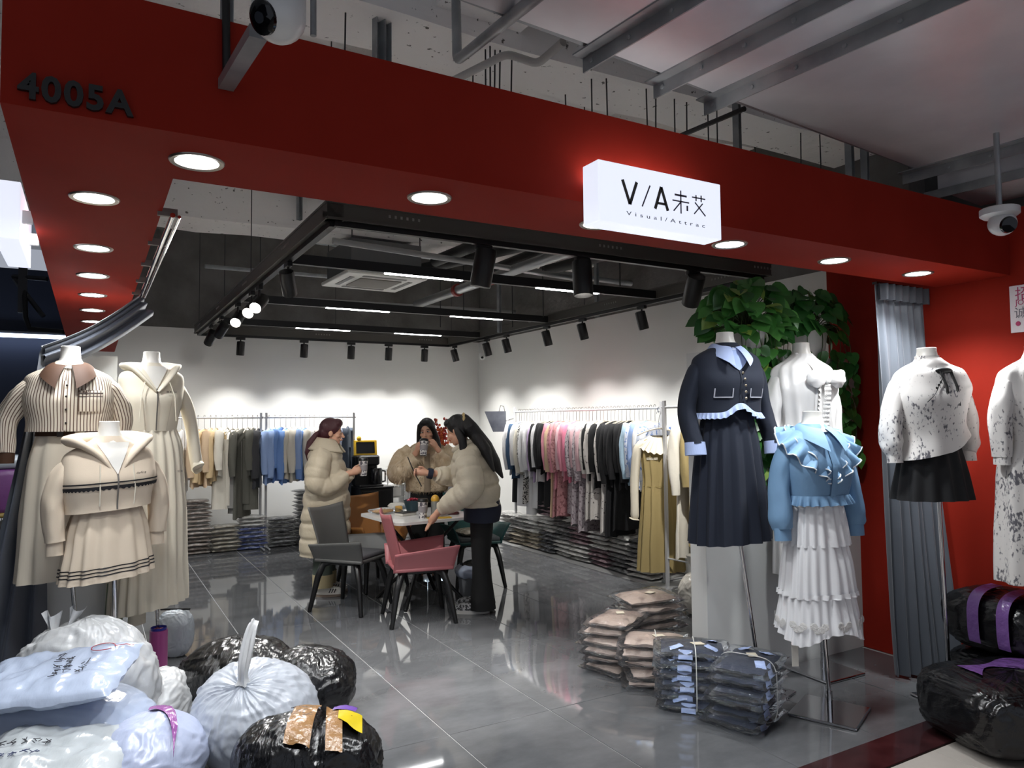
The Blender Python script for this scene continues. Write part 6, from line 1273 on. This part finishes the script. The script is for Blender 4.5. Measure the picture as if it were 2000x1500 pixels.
# mailers on top
def mailer(px, py, dep, z, size, seed, mat, label, tilt=(0, 0), rz=0., h=.13):
    p = atD(px, py, dep); t = thing('poly_mailer', label, 'parcel', (p.x, p.y, z), CA + rz); t.rotation_euler = (tilt[0], tilt[1], CA + rz); mb = pillow(seed, size[0], size[1], h, 44, 34)
    mb.v = [(x, y, q + .016 * noise.noise(V((x * 9, y * 9, seed))) - .02 * abs(noise.noise(V((x * 14, y * 14, seed + 2))))) for x, y, q in mb.v]; mb.build('parcel', mat, t, ang=80); return t, mb
p = place(90, 1480, 3.2); t = thing('plastic_sack', 'bulging pale blue parcel sack with a red label under the mailer', 'bag', p, CA); mb = bag_mesh((.46, .26, .22), 23., .03, None, flat=.08, box=2.6); mb.build('sack', m_lb, t, ang=80)
MB().grid(lambda u, v: (.06 + .085 * u + .045 * v, -.27 - .004 * math.sin(3 * u), .27 - .11 * v), 6, 6).build('red_label', M('red sticker', '#8c1c22', .35), t)
t, mb = mailer(110, 1330, 3.14, .445, (.60, .40), 31., m_lb, 'pale blue poly mailer with handwriting lying on top of the left heap', (R_(14), R_(-4)), R_(6), .10)
scribble(mb.v, t, .02, .02, 5, .034, m_mark, 4, R_(100)); scribble(mb.v, t, .02 + .045, .02, 4, .03, m_mark, 5, R_(100)); scribble(mb.v, t, .13, .0, 3, .035, m_mark, 9, R_(95))
MB().tube([(lambda a: (.16 + .05 * math.cos(a), .12 + .028 * math.sin(a), on_surf(mb.v, .16 + .05 * math.cos(a), .12 + .028 * math.sin(a), .004)))(2 * PI * i / 20) for i in range(19)], .0018, 5).build('red_drawing', m_rmark, t); MB().tube([(.21, .12, on_surf(mb.v, .21, .12)), (.25, .135, on_surf(mb.v, .25, .135)), (.28, .14, on_surf(mb.v, .28, .14))], .0018, 5).build('red_drawing', m_rmark, t)
t, mb = mailer(105, 1478, 2.85, .222, (.56, .40), 37., m_cl, 'clear grey poly mailer with marker writing at the front of the heap', (R_(10), R_(3)), R_(4), .11)
scribble(mb.v, t, -.12, .03, 6, .035, m_mark, 14, R_(8)); scribble(mb.v, t, -.10, -.05, 5, .035, M('blue marker', '#3c4464', .6), 15, R_(8))
p = place(105, 1520, 2.85); t = thing('plastic_sack', 'grey plastic sack under the clear mailer at the picture edge', 'bag', p, CA); bag_mesh((.30, .2, .12), 43., .04, None, flat=.2).build('sack', m_cl, t, ang=80)
# centre heap: black sack, tied white sack, taped black sack
p = place(470, 1420, 4.0); t = thing('plastic_sack', 'black plastic sack behind the tied white sack', 'bag', p, CA); bag_mesh((.34, .28, .22), 51., .05, (15, .03), flat=.2).build('sack', m_bb, t, ang=80)
p = place(605, 1400, 3.95); t = thing('plastic_sack', 'black plastic sack peeking out right of the tied white sack', 'bag', p, CA); bag_mesh((.25, .24, .2), 57., .05, (15, .03), flat=.22).build('sack', m_bb, t, ang=80)
p = place(497, 1400, 3.38); t = thing('plastic_sack', 'translucent white sack tied with a tall twisted knot', 'bag', p, CA); mb = bag_mesh((.29, .27, .245), 61., .03, (17, .085), tilt=R_(38), flat=.1); mb.build('sack', m_tb, t, ang=80)
zt_ = on_surf(mb.v, .01, -.13); MB().tube(catmull([(.0, -.15, zt_ - .03), (.005, -.16, zt_ + .04), (.02, -.13, zt_ + .16), (.03, -.10, zt_ + .22), (.025, -.09, zt_ + .20)], 18), [.028, .02, .017, .017, .018, .02, .021, .022, .022, .021, .02, .019, .018, .017, .015, .013, .011, .007], 20, fold=lambda f, th: .3 * math.sin(4 * th + 5 * f) + .15 * math.sin(9 * th)).build('twisted_knot', m_wb, t, ang=80)
p = place(600, 1460, 2.93); t = thing('plastic_sack', 'black sack bound with kraft tape and a yellow label in front', 'bag', p, CA); mb = bag_mesh((.30, .21, .205), 71., .045, None, flat=.0, box=2.2); 
mb.v = [(x, y, max(.002, z - .035 * math.exp(-((x - .07) / .035) ** 2) * (1 if z > .2 else 0))) for x, y, z in mb.v]; mb.build('sack', m_bb, t, ang=80)
sticker(mb.v, t, 'tape', m_tape, lambda u, v: (-.075 + .10 * u + .03 * v, .13 - .30 * v), 8, 30); sticker(mb.v, t, 'tape', m_tape, lambda u, v: (.045 + .065 * u + .07 * v, .13 - .30 * v), 8, 30)
sticker(mb.v, t, 'yellow_label', M('yellow sticker', '#bfa80c', .4), lambda u, v: (.115 + .10 * u + .02 * v, .05 - .10 * v - .02 * u), 8, 8, .009); sticker(mb.v, t, 'purple_label', M('purple sticker', '#5b3590', .4), lambda u, v: (.085 + .10 * u, .125 - .06 * v - .03 * u), 8, 8, .011)
scribble(mb.v, t, -.03, .07, 2, .04, m_mark, 21, R_(-20)); scribble(mb.v, t, .0, -.04, 2, .045, m_mark, 22, R_(-60)); scribble(mb.v, t, .17, .0, 2, .028, m_mark, 23, 0)
p = place(665, 1500, 3.12); t = thing('plastic_sack', 'small clear sack with a green print at the lower edge', 'bag', p, CA); mb = bag_mesh((.17, .14, .1), 83., .05, (9, .03), flat=.1); mb.build('sack', m_tb, t, ang=80); sticker(mb.v, t, 'green_print', M('green print', '#2f8a3a', .4), lambda u, v: (.10 + .05 * u, .02 - .06 * v), 4, 6)
# pink tape roll, silver pouch near the ivory mannequin
p = onZ(322, 1335); t = thing('film_roll', 'pink plastic tube roll standing behind the white sack', 'roll', (p.x - .03, p.y + .10, 0)); MB().lathe([(.05, 0), (.052, .01), (.052, .30), (.045, .302)], 24).build('roll', M('pink film roll', '#a04a86', .3), t); MB().lathe([(.02, .303), (.034, .304)], 20, cap0=False, cap1=False).build('core_ring', M('orange ring', '#c2601f', .5), t); MB().lathe([(.044, .300), (.046, .318)], 20, cap0=False, cap1=False).build('blue_rim', M('blue rim', '#2a2f8a', .4), t)
p = onZ(345, 1290); t = thing('poly_mailer', 'silver poly pouch leaning behind the pink roll', 'parcel', (p.x, p.y + .12, 0), CA); mb = bag_mesh((.12, .08, .16), 91., .04, None, flat=.05, box=2.6); mb.build('pouch', mat_film('silver film', '#9fa6ad', .2), t, ang=80); MB().box((0, 0, .31), (.2, .012, .012)).build('black_clip', m_black, t, smooth=False)
# right: black bales with violet tape
p = V((3.93, 1.93, 0)); t = thing('plastic_sack', 'black bale with violet tape on the mall floor at lower right', 'bag', p, R_(-18)); mb = bag_mesh((.40, .30, .165), 101., .03, (26, .05), flat=.02, box=4.0); mb.build('sack', m_bb, t, ang=80); sticker(mb.v, t, 'tape', m_vtape, lambda u, v: (-.22 + .50 * v, .04 + .20 * (u - .5) * (.7 + .5 * math.sin(3 + 7 * v)) + .03 * math.sin(5 * v)), 12, 30)
p = V((4.34, 2.17, 0)); t = thing('plastic_sack', 'black bale standing against the red wall, half hidden below', 'bag', V((4.36, 2.15, 0)), R_(-8)); mb = bag_mesh((.235, .26, .15), 107., .03, None, flat=.02, box=3.4)
p = V((4.36, 1.98, .0)); t.location = (4.36, 2.18, 0); mb.build('sack', m_bb, t, ang=80)
t = thing('plastic_sack', 'rounded black bale with two violet tape bands atop another bale', 'bag', (4.35, 2.16, .29), R_(-8)); mb = bag_mesh((.235, .30, .165), 113., .025, (24, .04), flat=.0, box=3.0); mb.build('sack', m_bb, t, ang=80)
for k in range(2): MB().grid(lambda u, v, k=k: (lambda y, a: (-.25 * sgn(math.cos(a)) * abs(math.cos(a)) ** .62, y, .17 + .185 * sgn(math.sin(a)) * abs(math.sin(a)) ** .62))(-.02 - .16 * k + .065 * u + .02 * v, -.35 + 1.9 * v), 6, 24).build('tape', m_vtape, t, ang=80)
# dark things beyond the left curtain: violet crate pile
t = thing('packed_bale', 'violet wrapped bale stacked in the gloom far left', 'bale', place(-12, 900, 6.9), .2); MB().rbox((0, 0, .95), (.8, .5, .42), .06, seg=3).build('bale', M('violet bale', '#5b2a63', .5, bump=(9, .5)), t); MB().rbox((0, 0, .37), (.9, .6, .72), .04, seg=2).build('stack_below', m_bb, t); MB().rbox((0, 0, 1.22), (.7, .45, .12), .05, seg=3).build('silver_sack', mat_film('silver film', '#9fa6ad', .2), t)
MB().rbox((0, -.02, .735), (.84, .52, .05), .02, seg=2).build('yellow_strap', M('ochre strap', '#6d5a1e', .6), t)

# white sacks beside the near right rack
p = V((4.25, 4.42, 0)); t = thing('plastic_sack', 'white printed sack between khaki dress and partition', 'bag', p, .3); bag_mesh((.17, .15, .17), 121., .05, (11, .05), flat=.0).build('sack', mat_film('cream white film', '#b5b1a8', .35), t, ang=80); MB().lathe([(.03, .30), (.05, .38), (.085, .47)], 14, cap0=False, cap1=False).build('open_neck', mat_film('cream white film', '#b5b1a8', .35), t)

# ------------------------------------------------------------------ pothos plants on the partition
m_leaf = [M('pothos leaf %d' % k, c, .32, spec=.5, var=(5, c2)) for k, (c, c2) in enumerate((('#356e2e', '#447f38'), ('#46823a', '#5a9448'), ('#295a28', '#356a30'), ('#7a9c40', '#92ad4c')))]
def leaf_mesh(k):
    pts = [(0, 0), (.22, -.06), (.42, .05), (.5, .28), (.44, .55), (.27, .82), (.08, 1.02), (0, 1.12)]; mb = MB(); L = .085; ns = len(pts); vs = []; fs = []
    for i, (x, y) in enumerate(pts):
        w_ = x * .95; cu = -.10 * (y / 1.1) ** 2 * (1 + .4 * k); fo = .14 + .05 * k
        vs += [(-w_ * L * 1.05, y * L, (cu + fo * abs(w_)) * L * 1.2), (0, y * L, cu * L * 1.2), (w_ * L * 1.05, y * L, (cu + fo * abs(w_)) * L * 1.2)]
    for i in range(ns - 1):
        a = i * 3; fs += [(a, a + 1, a + 4, a + 3), (a + 1, a + 2, a + 5, a + 4)]
    mb.add(vs, fs); return mb.mesh('leaf', m_leaf[0], ang=80)
LF = [leaf_mesh(k) for k in range(3)]
rp = random.Random(11)
def pothos(c, label, n_top, rx, rz_, vines, ncol, big=1.):
    t = thing('potted_pothos', label, 'plant', c); MB().lathe([(.09, 0), (.10, .01), (.125, .17), (.13, .18), (.115, .18), (.11, .15)], 24).build('pot', M('white planter', '#c9c7c3', .4), t); MB().lathe([(.0, .15), (.112, .152)], 20, cap0=False, cap1=False).build('soil', M('dark soil', '#1c1612', .95), t)
    st = MB(); n = 0
    def leaf(p, d, s):
        nonlocal n
        o = inst('leaf', LF[n % 3], t, p); o.rotation_mode = 'QUATERNION'; z = V((-.35 + rp.uniform(-.5, .5), -.75 + rp.uniform(-.35, .35), .55)); y = V(d).normalized(); x = y.cross(z).normalized(); z = x.cross(y)
        o.rotation_quaternion = Matrix((x, y, z)).transposed().to_quaternion(); o.scale = (s,) * 3; o.material_slots[0].link = 'OBJECT'; o.material_slots[0].material = m_leaf[rp.choice((0, 0, 0, 1, 1, 2, 2, 3) if ncol else (0, 0, 1, 2, 2, 2))]; n += 1
    for k in range(n_top):
        a = rp.uniform(0, 2 * PI); u = rp.uniform(-.35, 1) ; r = math.sqrt(max(0, 1 - u * u)) if u > 0 else 1; p = V((math.cos(a) * rx * r * rp.uniform(.75, 1.05), math.sin(a) * rx * .75 * r * rp.uniform(.7, 1.05), .22 + rz_ * u * rp.uniform(.8, 1.05))); d = V((math.cos(a) + rp.uniform(-.5, .5), math.sin(a) + rp.uniform(-.5, .5), rp.uniform(-1.3, -.1)))
        st.tube([(0, 0, .15), p * .55 + V((0, 0, .1)), p], .0022, 4, cap=False); leaf(p, d, big * rp.uniform(.85, 1.45))
    for (x0, y0, L, m) in vines:
        pts = [V((0, 0, .16)), V((x0 * .8, y0 * .8, .22)), V((x0, y0, .1))]
        for i in range(m): pts.append(V((x0 + rp.uniform(-.03, .03), y0 + rp.uniform(-.015, .015), .05 - L * (i + 1) / m)))
        st.tube(catmull([tuple(q) for q in pts], len(pts) * 3), .0026, 5, cap=False)
        for i in range(3, len(pts)):
            for s in range(2): leaf(pts[i].lerp(pts[i - 1], s * .5), (rp.uniform(-.9, .9), rp.uniform(-.7, .1), -.8), big * rp.uniform(.65, 1.15))
    o = st.build('stems', M('vine stem', '#3a4a22', .6), t); o['kind'] = 'stuff'; return t
pothos((3.62, 3.28, 1.971), 'bushy pothos plant on the partition behind the navy jacket', 145, .29, .27, [(x, -.11 - .02 * (k % 2), L, m) for k, (x, L, m) in enumerate(((-.24, .3, 4), (-.18, .5, 6), (-.12, .75, 8), (-.05, .95, 10), (.02, .7, 8), (.08, 1.0, 11), (.14, .55, 7), (.2, .75, 8), (.26, .5, 6), (-.02, .5, 7)))], True)
pothos((4.22, 3.28, 1.971), 'darker pothos plant on the partition beside the red wall', 130, .26, .25, [(x, -.11 - .02 * (k % 2), L, m) for k, (x, L, m) in enumerate(((-.15, .6, 7), (-.02, .8, 9), (.08, .75, 9), (.16, .95, 11), (.22, .9, 10), (.26, .7, 8)))], False)
